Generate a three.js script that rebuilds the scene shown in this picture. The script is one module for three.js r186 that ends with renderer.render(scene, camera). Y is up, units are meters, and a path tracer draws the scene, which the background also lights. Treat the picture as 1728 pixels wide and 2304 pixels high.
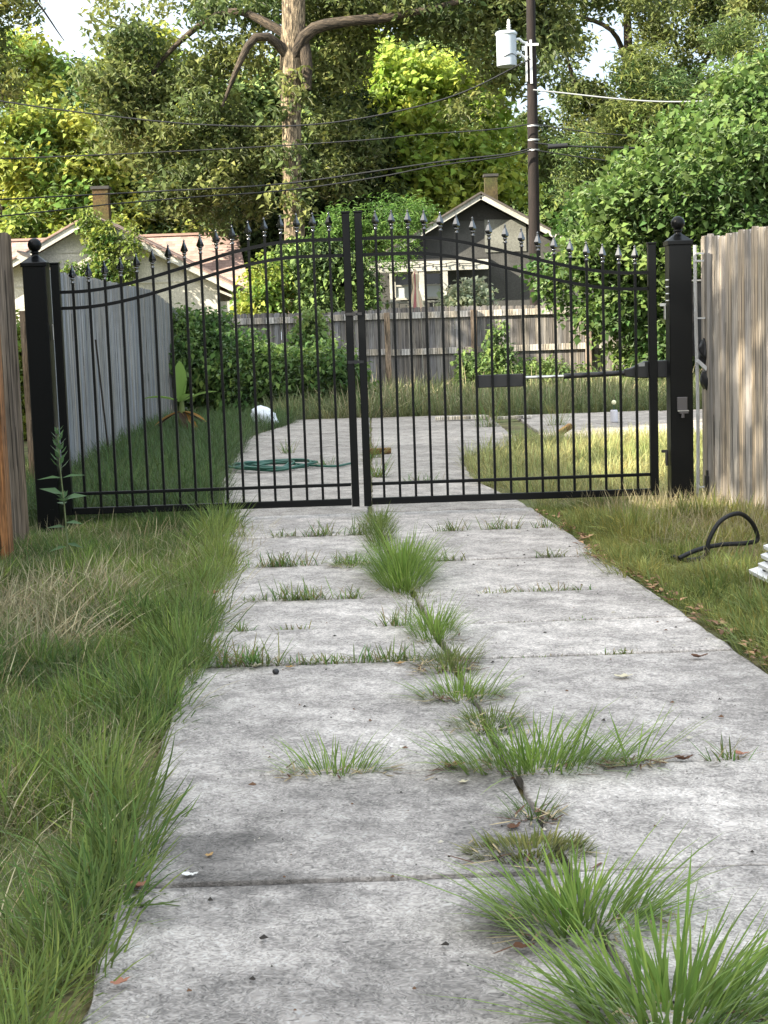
import * as THREE from 'three';
import { mergeGeometries } from 'three/addons/utils/BufferGeometryUtils.js';

const lerp = (a, b, t) => a + (b - a) * t;
// ---------------------------------------------------------------- camera, sky, sun, exposure
const scene = new THREE.Scene();
const camera = new THREE.PerspectiveCamera(36.44, 768 / 1024, 0.1, 400);
camera.position.set(0, 1.58, 0);
camera.rotation.set(THREE.MathUtils.degToRad(-6.93), 0, THREE.MathUtils.degToRad(-1.95), 'XYZ');
const renderer = new THREE.WebGLRenderer({ antialias: true });
renderer.toneMapping = THREE.LinearToneMapping;
renderer.toneMappingExposure = 3.3;
renderer.shadowMap.enabled = true;

const SUN = new THREE.Vector3(-0.80, 0.52, 0.42).normalize();
{
  const W = 256, H = 128, a = new Float32Array(W * H * 4), d = new THREE.Vector3();
  for (let j = 0; j < H; j++) for (let i = 0; i < W; i++) {
    const th = ((i + 0.5) / W - 0.5) * Math.PI * 2, el = ((j + 0.5) / H - 0.5) * Math.PI;
    d.set(Math.cos(th) * Math.cos(el), Math.sin(el), Math.sin(th) * Math.cos(el));
    const up = Math.max(0, d.y), h = Math.pow(1 - up, 3), g = Math.pow(Math.max(0, d.dot(SUN)), 12) * 0.35;
    const q = 0.5 + 0.5 * d.dot(SUN), L = 0.36 + 0.52 * Math.pow(q, 1.5);   // clear air: whiter and brighter towards the sun
    a.set([L * (lerp(0.56, 0.98, q) + 0.06 * h) + g, L * (lerp(0.80, 0.96, q) + 0.04 * h) + g * 0.95, L * (lerp(1.06, 0.94, q)) + g * 0.85, 1], (j * W + i) * 4);
  }
  const t = new THREE.DataTexture(a, W, H, THREE.RGBAFormat, THREE.FloatType);
  t.mapping = THREE.EquirectangularReflectionMapping; t.magFilter = THREE.LinearFilter; t.minFilter = THREE.LinearFilter; t.needsUpdate = true;
  scene.background = t; scene.environment = t;
}
const sun = new THREE.DirectionalLight(new THREE.Color().setRGB(1, 0.9, 0.72), 5);
sun.position.copy(SUN).multiplyScalar(80).add(new THREE.Vector3(0, 0, -25));
sun.target.position.set(0, 0, -25);
sun.castShadow = true; sun.shadow.mapSize.set(4096, 4096);
Object.assign(sun.shadow.camera, { left: -45, right: 45, top: 45, bottom: -45, near: 1, far: 220 });
scene.add(sun, sun.target);

// ---------------------------------------------------------------- helpers
function rngOf(s) { return () => { s |= 0; s = s + 0x6D2B79F5 | 0; let t = Math.imul(s ^ s >>> 15, 1 | s); t = t + Math.imul(t ^ t >>> 7, 61 | t) ^ t; return ((t ^ t >>> 14) >>> 0) / 4294967296; }; }
const V = (x, y, z) => new THREE.Vector3(x, y, z);
const C = (r, g, b) => new THREE.Color().setRGB(r, g, b);
const clamp = (x, a, b) => Math.min(b, Math.max(a, x));
const sstep = (a, b, x) => { const t = clamp((x - a) / (b - a), 0, 1); return t * t * (3 - 2 * t); };
const hash = (x, y, s) => { let h = Math.imul(x | 0, 374761393) + Math.imul(y | 0, 668265263) + Math.imul(s | 0, 974634533); h = Math.imul(h ^ h >>> 13, 1274126177); return ((h ^ h >>> 16) >>> 0) / 4294967296; };
function vnoise(x, y, s, px = 0, py = 0) {
  const xi = Math.floor(x), yi = Math.floor(y), fx = x - xi, fy = y - yi, u = fx * fx * (3 - 2 * fx), v = fy * fy * (3 - 2 * fy);
  const w = (n, p) => p ? ((n % p) + p) % p : n;
  const a = hash(w(xi, px), w(yi, py), s), b = hash(w(xi + 1, px), w(yi, py), s), c = hash(w(xi, px), w(yi + 1, py), s), d = hash(w(xi + 1, px), w(yi + 1, py), s);
  return lerp(lerp(a, b, u), lerp(c, d, u), v);
}
const fbm = (x, y, s, o = 4) => { let r = 0, k = 0.5, t = 0; for (let i = 0; i < o; i++) { r += k * vnoise(x, y, s + i); t += k; x *= 2.03; y *= 2.03; k *= 0.5; } return r / t; };
function tex(n, m, fn, srgb = true) {                                  // fn(u, v) -> [r, g, b] in 0..1
  const a = new Uint8Array(n * m * 4);
  for (let j = 0; j < m; j++) for (let i = 0; i < n; i++) { const c = fn(i / n, j / m, i, j); a.set([clamp(c[0], 0, 1) * 255, clamp(c[1], 0, 1) * 255, clamp(c[2], 0, 1) * 255, 255], (j * n + i) * 4); }
  const t = new THREE.DataTexture(a, n, m); t.wrapS = t.wrapT = THREE.RepeatWrapping; t.magFilter = THREE.LinearFilter; t.minFilter = THREE.LinearMipmapLinearFilter; t.generateMipmaps = true;
  if (srgb) t.colorSpace = THREE.SRGBColorSpace; t.needsUpdate = true; return t;
}
const tn = (u, v, f, s, fy = f) => vnoise(u * f, v * fy, s, f, fy);   // tileable
const taken = {};
function named(o, n) { const k = taken[n] = (taken[n] ?? -1) + 1; o.name = k ? n + '_' + String(k).padStart(3, '0') : n; return o; }
function tag(o, label, category, group, kind) { if (label) o.userData.label = label; if (category) o.userData.category = category; if (group) o.userData.group = group; if (kind) o.userData.kind = kind; return o; }
function thing(name, label, category, p = [0, 0, 0], turn = 0, group) { const o = named(new THREE.Group(), name); o.position.set(...p); o.rotation.y = turn; scene.add(o); return tag(o, label, category, group); }
function part(parent, name, geo, mat) { const m = new THREE.Mesh(geo, mat); m.name = name; parent.add(m); return m; }
function one(name, label, category, geo, mat, p = [0, 0, 0], turn = 0, group) { const m = named(new THREE.Mesh(geo, mat), name); m.position.set(...p); m.rotation.y = turn; scene.add(m); return tag(m, label, category, group); }
function struct(name, geo, mat, label) { const m = named(geo ? new THREE.Mesh(geo, mat) : new THREE.Group(), name); m.userData.kind = 'structure'; if (label) m.userData.label = label; scene.add(m); return m; }
const box = (w, h, d, x = 0, y = 0, z = 0) => new THREE.BoxGeometry(w, h, d).translate(x, y, z);
const cyl = (r1, r2, h, n = 12, x = 0, y = 0, z = 0) => new THREE.CylinderGeometry(r1, r2, h, n).translate(x, y, z);
const merge = l => mergeGeometries(l.map(g => { const n = g.index ? g.toNonIndexed() : g; for (const k of Object.keys(n.attributes)) if (!['position', 'normal', 'uv'].includes(k)) n.deleteAttribute(k); return n; }));
const tube = (pts, r, seg = 24, n = 6) => new THREE.TubeGeometry(new THREE.CatmullRomCurve3(pts), seg, r, n);
function bevelBox(w, h, d, b = 0.004) {
  const s = new THREE.Shape(); const x = w / 2 - b, y = h / 2 - b; s.moveTo(-x, -y); s.lineTo(x, -y); s.lineTo(x, y); s.lineTo(-x, y); s.closePath();
  return new THREE.ExtrudeGeometry(s, { depth: d - 2 * b, bevelEnabled: true, bevelThickness: b, bevelSize: b, bevelSegments: 1 }).translate(0, 0, -d / 2 + b);
}
function uvScale(g, su, sv, ou = 0, ov = 0) { const a = g.attributes.uv; for (let i = 0; i < a.count; i++) a.setXY(i, a.getX(i) * su + ou, a.getY(i) * sv + ov); return g; }
// planar uv in metres from the dominant face direction
function uvMetres(g, k = 1, ou = 0, ov = 0) {
  if (g.index) g = g.toNonIndexed(); g.computeVertexNormals(); const p = g.attributes.position, n = g.attributes.normal, uv = new Float32Array(p.count * 2);
  for (let i = 0; i < p.count; i++) { const ax = Math.abs(n.getX(i)), ay = Math.abs(n.getY(i)), az = Math.abs(n.getZ(i)); let u, v; if (ay >= ax && ay >= az) { u = p.getX(i); v = p.getZ(i); } else if (ax > az) { u = p.getZ(i); v = p.getY(i); } else { u = p.getX(i); v = p.getY(i); } uv[2 * i] = u * k + ou; uv[2 * i + 1] = v * k + ov; }
  g.setAttribute('uv', new THREE.BufferAttribute(uv, 2)); return g;
}
function sweepRect(pts, w, h) {                                          // rectangular bar along a curve in the xy plane; w across z, h across the curve
  const pos = [], idx = []; const n = pts.length;
  for (let i = 0; i < n; i++) { const a = pts[Math.max(0, i - 1)], b = pts[Math.min(n - 1, i + 1)]; const tx = b.x - a.x, ty = b.y - a.y, l = Math.hypot(tx, ty), nx = -ty / l * h / 2, ny = tx / l * h / 2; const p = pts[i]; for (const [s, z] of [[1, 1], [1, -1], [-1, -1], [-1, 1]]) pos.push(p.x + nx * s, p.y + ny * s, p.z + z * w / 2); }
  for (let i = 0; i < n - 1; i++) for (let k = 0; k < 4; k++) { const a = i * 4 + k, b = i * 4 + (k + 1) % 4; idx.push(a, b, a + 4, b, b + 4, a + 4); }
  const g = new THREE.BufferGeometry(); g.setAttribute('position', new THREE.Float32BufferAttribute(pos, 3)); g.setIndex(idx); const f = g.toNonIndexed(); f.computeVertexNormals(); f.setAttribute('uv', new THREE.Float32BufferAttribute(new Float32Array(f.attributes.position.count * 2), 2)); return f;
}
function limb(pts, radii, sides = 9, seed = 1, rough = 0.12) {          // tapered, slightly lumpy limb with uv in metres
  const curve = new THREE.CatmullRomCurve3(pts), L = curve.getLength(), n = Math.max(4, Math.ceil(L / 0.35)), fr = curve.computeFrenetFrames(n, false), pos = [], uv = [], idx = [];
  for (let i = 0; i <= n; i++) {
    const t = i / n, p = curve.getPointAt(t), f = t * (radii.length - 1), k = Math.min(radii.length - 2, Math.floor(f)), r = lerp(radii[k], radii[k + 1], f - k);
    for (let s = 0; s <= sides; s++) { const a = s / sides * Math.PI * 2, q = r * (1 + rough * (vnoise((s % sides) * 1.3, t * L * 1.5, seed) - 0.5) * 2); const o = fr.normals[i].clone().multiplyScalar(Math.cos(a) * q).addScaledVector(fr.binormals[i], Math.sin(a) * q); pos.push(p.x + o.x, p.y + o.y, p.z + o.z); uv.push(s / sides * r * 6.28, t * L); }
  }
  for (let i = 0; i < n; i++) for (let s = 0; s < sides; s++) { const a = i * (sides + 1) + s; idx.push(a, a + 1, a + sides + 1, a + 1, a + sides + 2, a + sides + 1); }
  const g = new THREE.BufferGeometry(); g.setAttribute('position', new THREE.Float32BufferAttribute(pos, 3)); g.setAttribute('uv', new THREE.Float32BufferAttribute(uv, 2)); g.setIndex(idx); g.computeVertexNormals(); return g;
}

// ---------------------------------------------------------------- textures and materials
const std = (o) => new THREE.MeshStandardMaterial(o);
const grainT = tex(512, 1024, (u, v) => {                                // weathered board grain, 0.5 m x 2.4 m
  const s = tn(u, v, 96, 11, 5) * 0.5 + tn(u, v, 40, 12, 3) * 0.3 + tn(u, v, 160, 13, 24) * 0.35 + tn(u, v, 10, 14, 2) * 0.3;
  const crack = tn(u, v, 70, 15, 4) > 0.86 ? -0.20 : 0, k = 0.54 + (s - 0.72) * 0.5 + crack, w = tn(u, v, 6, 16, 3) - 0.5;
  return [k * (1.0 + w * 0.06), k * (0.975), k * (0.945 - w * 0.10)];
});
const grainB = tex(256, 512, (u, v) => { const s = tn(u, v, 64, 21, 5) * 0.6 + tn(u, v, 20, 22, 2) * 0.4; return [s, s, s]; }, false);
const woodOf = (r, g, b) => std({ map: grainT, color: C(r, g, b), roughness: 0.9, bumpMap: grainB, bumpScale: 0.003 });
const WOOD_L = [woodOf(0.92, 0.95, 1.0), woodOf(0.80, 0.84, 0.90), woodOf(1.02, 1.02, 1.02), woodOf(0.72, 0.77, 0.82)];
const WOOD_R = [woodOf(1.55, 1.45, 1.32), woodOf(1.75, 1.62, 1.45), woodOf(1.40, 1.32, 1.24), woodOf(1.62, 1.45, 1.25)];
const WOOD_B = [woodOf(0.80, 0.80, 0.82), woodOf(0.66, 0.66, 0.70), woodOf(0.92, 0.90, 0.88), woodOf(0.55, 0.54, 0.56)];
const WOOD_RAIL = woodOf(1.5, 1.45, 1.36), WOOD_POST = woodOf(0.9, 0.72, 0.56), WOOD_BROWN = woodOf(0.95, 0.45, 0.18), WOOD_KNOT = woodOf(0.62, 0.52, 0.42);
const concT = tex(1024, 1024, (u, v) => {
  u += 0.012 * (tn(u, v, 60, 301) - 0.5) + 0.03 * (tn(u, v, 14, 302) - 0.5); v += 0.012 * (tn(u, v, 60, 303) - 0.5) + 0.03 * (tn(u, v, 14, 304) - 0.5);
  const a = tn(u, v, 240, 31) * 0.40 + tn(u + v, v - u, 97, 32) * 0.34 + tn(u, v, 37, 33) * 0.26, b = tn(u, v, 11, 34), pit = tn(u + v, v - u, 150, 35) > 0.84 ? -0.17 : 0, grit = tn(u, v, 210, 36) > 0.88 ? 0.13 : 0;
  const k = 0.81 + (a - 0.5) * 0.58 + (b - 0.5) * 0.16 + pit + grit; return [k * 1.01, k * 0.985, k * 0.965];
});
const concB = tex(512, 512, (u, v) => { const a = tn(u, v, 250, 41) * 0.5 + tn(u, v, 90, 42) * 0.5; return [a, a, a]; }, false);
concT.repeat.set(0.8, 0.8); concB.repeat.set(1.1, 1.1);
const CONC = std({ map: concT, bumpMap: concB, bumpScale: 0.004, vertexColors: true, roughness: 0.93 });
const soilT = tex(512, 512, (u, v) => { const a = tn(u, v, 128, 51) * 0.5 + tn(u, v, 50, 52) * 0.3 + tn(u, v, 9, 53) * 0.3, m = tn(u, v, 6, 54); const k = 0.36 + (a - 0.5) * 0.34; return [k * lerp(1.1, 0.9, m), k * lerp(0.95, 1.02, m), k * lerp(0.68, 0.55, m)]; });
const SOIL = std({ map: soilT, roughness: 1 });
const barkT = tex(512, 512, (u, v) => { const a = tn(u, v, 48, 61, 12) * 0.5 + tn(u, v, 20, 62, 5) * 0.35 + tn(u, v, 120, 63, 60) * 0.25; const k = 0.5 + (a - 0.55) * 0.9; return [k, k * 0.95, k * 0.88]; });
const BARK = std({ map: barkT, bumpMap: barkT, bumpScale: 0.03, color: C(0.78, 0.68, 0.54), roughness: 0.95 });
const BARK_D = std({ map: barkT, bumpMap: barkT, bumpScale: 0.02, color: C(0.2, 0.17, 0.14), roughness: 0.95 });
const IRON = new THREE.MeshPhysicalMaterial({ color: C(0.004, 0.0045, 0.005), roughness: 0.34, specularIntensity: 0.38 }), IRON_G = new THREE.MeshPhysicalMaterial({ color: C(0.004, 0.0045, 0.005), roughness: 0.1, specularIntensity: 1, ior: 2.3 });
const IRON_D = std({ color: C(0.02, 0.02, 0.022), roughness: 0.55 });
const STEEL = std({ color: C(0.62, 0.62, 0.6), roughness: 0.3, metalness: 0.9 });
const WHITE = std({ color: C(0.78, 0.79, 0.80), roughness: 0.45 });
const PVC = std({ color: C(0.74, 0.74, 0.73), roughness: 0.4 });
const BLACKP = std({ color: C(0.018, 0.018, 0.02), roughness: 0.42 });
const RUBBER = std({ color: C(0.008, 0.009, 0.011), roughness: 0.6 });
const GREENH = std({ color: C(0.012, 0.085, 0.055), roughness: 0.4 });
const stuccoT = tex(512, 512, (u, v) => { const a = tn(u, v, 150, 71) * 0.5 + tn(u, v, 60, 72) * 0.3 + tn(u, v, 7, 73) * 0.5; const k = 0.76 + (a - 0.65) * 0.28; return [k, k * 0.985, k * 0.94]; });
const STUCCO = std({ map: stuccoT, bumpMap: stuccoT, bumpScale: 0.01, roughness: 0.95 });
const shinT = tex(512, 512, (u, v, i, j) => { const row = Math.floor(v * 10), c = Math.floor((u + (row % 2) * 0.05) * 10), e = (v * 10) % 1 < 0.12 ? -0.12 : 0, k = 0.72 + (hash(c % 10, row, 81) - 0.5) * 0.16 + (tn(u, v, 150, 82) - 0.5) * 0.16 + e; return [k, k * 0.87, k * 0.82]; });
const ROOF_P = std({ map: shinT, roughness: 0.95, color: C(0.72, 0.68, 0.68) }), ROOF_D = std({ map: shinT, roughness: 0.95, color: C(0.22, 0.26, 0.27) });
const sidingG = std({ map: stuccoT, color: C(0.13, 0.135, 0.145), roughness: 0.85 }), SIDING_D = std({ map: stuccoT, color: C(0.075, 0.076, 0.082), roughness: 0.85 }), SIDING_L = std({ map: stuccoT, color: C(0.36, 0.38, 0.38), roughness: 0.85 });
const TRIM = std({ map: stuccoT, color: C(0.85, 0.87, 0.88), roughness: 0.7 }), GALV = std({ color: C(0.45, 0.46, 0.47), roughness: 0.5, metalness: 0.5 });
const GLASS_D = std({ color: C(0.006, 0.007, 0.008), roughness: 0.12 }), BLIND = std({ color: C(0.46, 0.50, 0.53), roughness: 0.5 });
const BRICK = std({ map: soilT, color: C(1.2, 0.75, 0.6), roughness: 0.95 });
const poleT = tex(256, 512, (u, v) => { const a = tn(u, v, 40, 91, 4) * 0.6 + tn(u, v, 90, 92, 12) * 0.4, k = 0.30 + (a - 0.5) * 0.22; return [k * 1.06, k * 0.9, k * 0.86]; });
const POLE = std({ map: poleT, roughness: 0.9, color: C(0.13, 0.11, 0.105) });
const leafMat = (o = {}) => new THREE.MeshPhysicalMaterial({ color: 0xffffff, vertexColors: true, roughness: 1, transmission: 0.42, thickness: 0, side: THREE.DoubleSide, specularIntensity: 0.5, ...o });
const LEAF = leafMat(), GRASS = leafMat({ transmission: 0.36 }), DRY = std({ vertexColors: true, roughness: 0.95, side: THREE.DoubleSide }), LEAF_O = std({ vertexColors: true, roughness: 0.9, side: THREE.DoubleSide });

// ---------------------------------------------------------------- ground and driveway
const inFence = 33;
{
  const g = new THREE.PlaneGeometry(260, 260, 60, 60).rotateX(-Math.PI / 2).translate(0, -0.04, -60);
  uvScale(g, 260 / 2.3, 260 / 2.3); struct('ground', g, SOIL, 'bare soil under the grass');
}
const XL = d => -0.535 - 0.060 * d, XC = d => 0.80 - 0.0715 * d, XR = d => 2.10 - 0.066 * d;
// stains seen on the concrete: x, depth, rx, rz, strength
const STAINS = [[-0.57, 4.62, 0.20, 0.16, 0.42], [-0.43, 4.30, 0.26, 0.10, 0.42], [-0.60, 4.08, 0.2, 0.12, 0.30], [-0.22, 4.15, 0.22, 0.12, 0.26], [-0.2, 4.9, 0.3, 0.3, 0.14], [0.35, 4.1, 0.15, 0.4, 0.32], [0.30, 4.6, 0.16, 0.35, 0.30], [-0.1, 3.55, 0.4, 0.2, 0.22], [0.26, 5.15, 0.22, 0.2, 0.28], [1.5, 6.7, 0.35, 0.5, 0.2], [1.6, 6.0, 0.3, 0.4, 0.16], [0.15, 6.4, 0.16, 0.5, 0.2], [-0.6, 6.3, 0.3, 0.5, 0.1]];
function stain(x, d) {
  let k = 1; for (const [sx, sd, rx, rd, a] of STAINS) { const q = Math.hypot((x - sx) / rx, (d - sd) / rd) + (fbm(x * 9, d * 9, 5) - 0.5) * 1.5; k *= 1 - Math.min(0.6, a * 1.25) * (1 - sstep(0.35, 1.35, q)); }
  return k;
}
function slabGeo(xl, xr, d0, d1, step, top, seed, tone, fine = 1, hue = [1, 0.972, 0.942]) {                // xl, xr: functions of depth
  const nx = Math.max(3, Math.round((xr(d0) - xl(d0)) / step)), nz = Math.max(3, Math.round((d1 - d0) / step)), pos = [], uv = [], col = [], idx = [];
  const rows = [0, 0.012 / (d1 - d0), ...Array.from({ length: nz - 1 }, (_, i) => (i + 1) / nz), 1 - 0.012 / (d1 - d0), 1], w = xr(d0) - xl(d0), cols = [0, 0.012 / w, ...Array.from({ length: nx - 1 }, (_, i) => (i + 1) / nx), 1 - 0.012 / w, 1];
  const R = rows.length, K = cols.length;
  const put = (a, b, y) => {
    const d = lerp(d0, d1, b), x = lerp(xl(d), xr(d), a), eb = (b === 0 || b === 1) ? 1 : 0, ea = (a === 0 || a === 1) ? 1 : 0;
    const jd = eb * (fbm(x * 7, seed, 3) - 0.5) * (fine < 1 ? 0.004 : 0.022) * (b ? 1 : -1), jx = ea * (fbm(d * 5, seed, 4) - 0.5) * 0.05;
    const lump = (fbm(x * 3 + 9, d * 3, 7 + seed) - 0.5) * 0.006; pos.push(x + jx, top + y + lump - (eb || ea ? 0.008 * fine : 0), -(d + jd)); uv.push(x, d);
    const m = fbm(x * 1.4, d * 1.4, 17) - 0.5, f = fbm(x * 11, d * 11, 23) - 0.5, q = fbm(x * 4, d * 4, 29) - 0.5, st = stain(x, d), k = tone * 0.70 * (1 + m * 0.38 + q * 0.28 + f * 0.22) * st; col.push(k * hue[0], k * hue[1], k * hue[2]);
  };
  for (let j = 0; j < R; j++) for (let i = 0; i < K; i++) put(cols[i], rows[j], 0);
  for (let j = 0; j < R - 1; j++) for (let i = 0; i < K - 1; i++) { const a = j * K + i; idx.push(a, a + 1, a + K, a + 1, a + K + 1, a + K); }
  const ring = []; for (let i = 0; i < K; i++) ring.push(i); for (let j = 1; j < R; j++) ring.push(j * K + K - 1); for (let i = K - 2; i >= 0; i--) ring.push((R - 1) * K + i); for (let j = R - 2; j > 0; j--) ring.push(j * K);
  const b0 = pos.length / 3; for (const r of ring) { pos.push(pos[r * 3], -0.07, pos[r * 3 + 2]); uv.push(uv[r * 2], uv[r * 2 + 1] + 0.1); col.push(col[r * 3], col[r * 3 + 1], col[r * 3 + 2]); }
  for (let i = 0; i < ring.length; i++) { const a = ring[i], b = ring[(i + 1) % ring.length], c = b0 + i, d = b0 + (i + 1) % ring.length; idx.push(a, c, b, b, c, d); }
  const g = new THREE.BufferGeometry(); g.setAttribute('position', new THREE.Float32BufferAttribute(pos, 3)); g.setAttribute('uv', new THREE.Float32BufferAttribute(uv, 2)); g.setAttribute('color', new THREE.Float32BufferAttribute(col, 3)); g.setIndex(idx); g.computeVertexNormals(); return g;
}
const drive = struct('driveway', null, null, 'cracked concrete driveway of paired slabs with grass in the joints');
const JOINTS = [1.2, 2.75, 4.30, 5.36, 7.18, 8.02, 8.92, 10.22, 11.66, 13.02];
{
  let s = 1; const r = rngOf(5);
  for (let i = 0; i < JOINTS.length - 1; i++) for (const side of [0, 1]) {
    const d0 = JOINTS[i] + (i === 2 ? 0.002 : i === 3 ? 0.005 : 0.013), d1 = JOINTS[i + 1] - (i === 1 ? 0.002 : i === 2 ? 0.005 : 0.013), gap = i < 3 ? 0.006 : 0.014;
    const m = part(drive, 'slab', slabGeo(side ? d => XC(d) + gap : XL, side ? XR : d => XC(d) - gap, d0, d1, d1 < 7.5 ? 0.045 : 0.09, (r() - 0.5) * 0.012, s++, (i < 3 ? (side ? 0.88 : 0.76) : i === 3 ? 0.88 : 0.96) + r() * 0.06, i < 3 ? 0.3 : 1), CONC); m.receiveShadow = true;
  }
}
const yard = struct('yard_pavement', null, null, 'weathered concrete slabs behind the gate');
const BL = d => d < 16 ? lerp(-1.35, -1.67, (d - 13) / 3) : lerp(-1.67, -1.95, clamp((d - 16) / 6, 0, 1)) + sstep(22, 26, d) * 0.5;
const BR = d => 1.22 - sstep(13, 16, d) * 0.32 + sstep(18, 20.3, d) * 0.9;
{
  let s = 60; const r = rngOf(8), J = [13.08, 15.5, 17.6, 20.3, 22.8, 26.4], mid = d => -0.12 - 0.004 * (d - 13);
  for (let i = 0; i < J.length - 1; i++) for (const side of [0, 1]) part(yard, 'slab', slabGeo(side ? d => mid(d) + 0.02 : BL, side ? BR : d => mid(d) - 0.02, J[i] + 0.015, J[i + 1] - 0.015, 0.14, (r() - 0.5) * 0.02 - 0.005, s++, 0.70 + r() * 0.12, 1, [1, 0.95, 0.88]), CONC);
  for (let k = 0; k < 3; k++) for (const [a, b] of [[20.4, 22.9], [22.93, 25.6]]) part(yard, 'slab', slabGeo(() => 2.2 + k * 2.4, () => 4.57 + k * 2.4, a, b, 0.2, (r() - 0.5) * 0.02 - 0.005, s++, 0.70 + r() * 0.12, 1, [1, 0.95, 0.88]), CONC);
}

// ---------------------------------------------------------------- wooden fences (every board a part)
const BOARDS = [];                                                       // dog-eared board geometries, 0.138 m wide, top at y = 0
for (let k = 0; k < 6; k++) {
  const w = 0.069 - 0.003 * (k % 3), e = 0.022, s = new THREE.Shape(); s.moveTo(-w, -2.4); s.lineTo(w, -2.4); s.lineTo(w, -e * (1 + k * 0.1)); s.lineTo(w - e, 0); s.lineTo(-w + e, 0.003 * (k % 2)); s.lineTo(-w, -e); s.closePath();
  const g = new THREE.ExtrudeGeometry(s, { depth: 0.016, bevelEnabled: true, bevelSize: 0.002, bevelThickness: 0.002, bevelSegments: 1 }).translate(0, 0, -0.008);
  const u = g.attributes.uv, p = g.attributes.position; for (let i = 0; i < u.count; i++) u.setXY(i, p.getX(i) * 2 + k * 0.31, p.getY(i) / 2.4 + k * 0.17);
  BOARDS.push(g);
}
function board(f, r, x, z, top, turn, mats) { const m = part(f, 'board', BOARDS[Math.floor(r() * 6)], mats[Math.floor(r() * mats.length)]); m.position.set(x, top + (r() - 0.5) * 0.02, z); m.rotation.set(0, turn + (r() - 0.5) * 0.05, (r() - 0.5) * 0.012); return m; }
const topL = d => 2.26 - 0.39 * sstep(25.5, 33, d), XF = d => -3.50 - 0.030 * (d - 16.8);
{
  const f = thing('side_fence', 'long grey wooden privacy fence along the left of the yard behind the gate', 'fence'), r = rngOf(21);
  for (let d = 15.8; d < 32.9; d += 0.141) board(f, r, XF(d) + (r() - 0.5) * 0.012, -d, topL(d), Math.PI / 2 + 0.03, WOOD_L);
  for (const y of [0.3, 1.0, 1.62]) { const a = part(f, 'rail', uvMetres(box(0.04, 0.09, 17.2), 1, y), WOOD_RAIL); a.position.set(XF(24.4) - 0.05, y, -24.4); a.rotation.y = 0.03; }
  for (let d = 16; d < 33; d += 2.4) { const a = part(f, 'post', uvMetres(box(0.09, 1.85, 0.09), 1, d), WOOD_POST); a.position.set(XF(d) - 0.115, 0.9, -d); }
}
{
  const f = thing('back_fence', 'grey wooden fence across the back of the yard, rails and posts showing', 'fence'), r = rngOf(22);
  for (let x = -3.94; x < 8.6; x += 0.141) board(f, r, x, -inFence - 0.03 + (r() - 0.5) * 0.01, 1.86 + 0.02 * Math.sin(x * 1.3), 0, WOOD_B);
  const posts = [-3.9, -1.65, 0.2, 2.02, 4.42, 6.8];
  for (let i = 0; i < posts.length; i++) {
    const a = part(f, 'post', uvMetres(bevelBox(0.12, 1.86, 0.09), 1, i * 0.3), WOOD_POST); a.position.set(posts[i], 0.86, -inFence + 0.09);
    const x1 = posts[i + 1] ?? 8.7, L = x1 - posts[i];
    for (const y of [0.22, 0.96, 1.71]) { const b = part(f, 'rail', uvMetres(bevelBox(L - 0.02, 0.13, 0.04), 1, i * 0.4 + y).rotateZ((r() - 0.5) * 0.008), WOOD_RAIL); b.position.set((posts[i] + x1) / 2, y + (r() - 0.5) * 0.02, -inFence + 0.022); }
  }
}
{
  const f = thing('entry_fence', 'pale weathered wooden fence running from the right gate post beside the lawn', 'fence'), r = rngOf(23), dir = Math.atan2(0.19, 1.4);
  for (let i = 1; i < 36; i++) { const d = 13.15 - i * 0.140 * Math.cos(dir), x = 2.705 + i * 0.140 * Math.sin(dir); board(f, r, x, -d, 2.19 + 0.01 * Math.sin(i * 0.9), -Math.PI / 2 + dir, WOOD_R); }
  for (const y of [0.3, 1.05, 1.85]) { const a = part(f, 'rail', uvMetres(box(0.04, 0.09, 5), 1, y), WOOD_RAIL); a.position.set(2.705 + 2.5 * Math.sin(dir) + 0.04, y, -13.15 + 2.5 * Math.cos(dir)); a.rotation.y = dir; }
}
{
  const f = thing('brown_fence', 'brown stained wooden post and boards beside the left gate post', 'fence'), r = rngOf(24);
  part(f, 'post', uvMetres(bevelBox(0.14, 2.95, 0.14), 1, 0.2), WOOD_BROWN).position.set(-2.735, 1.38, -11.0);
  const k = part(f, 'board', BOARDS[1], WOOD_KNOT); k.position.set(-2.745, 2.33, -11.62); k.rotation.y = 0.15; k.userData.label = 'grey weathered board with knots';
  for (let i = 0; i < 20; i++) { const m = board(f, r, -2.92 - i * 0.02, -10.85 + i * 0.14, 2.75, Math.PI / 2 - 0.14, [WOOD_BROWN]); m.position.y = 2.75; }
}

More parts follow.
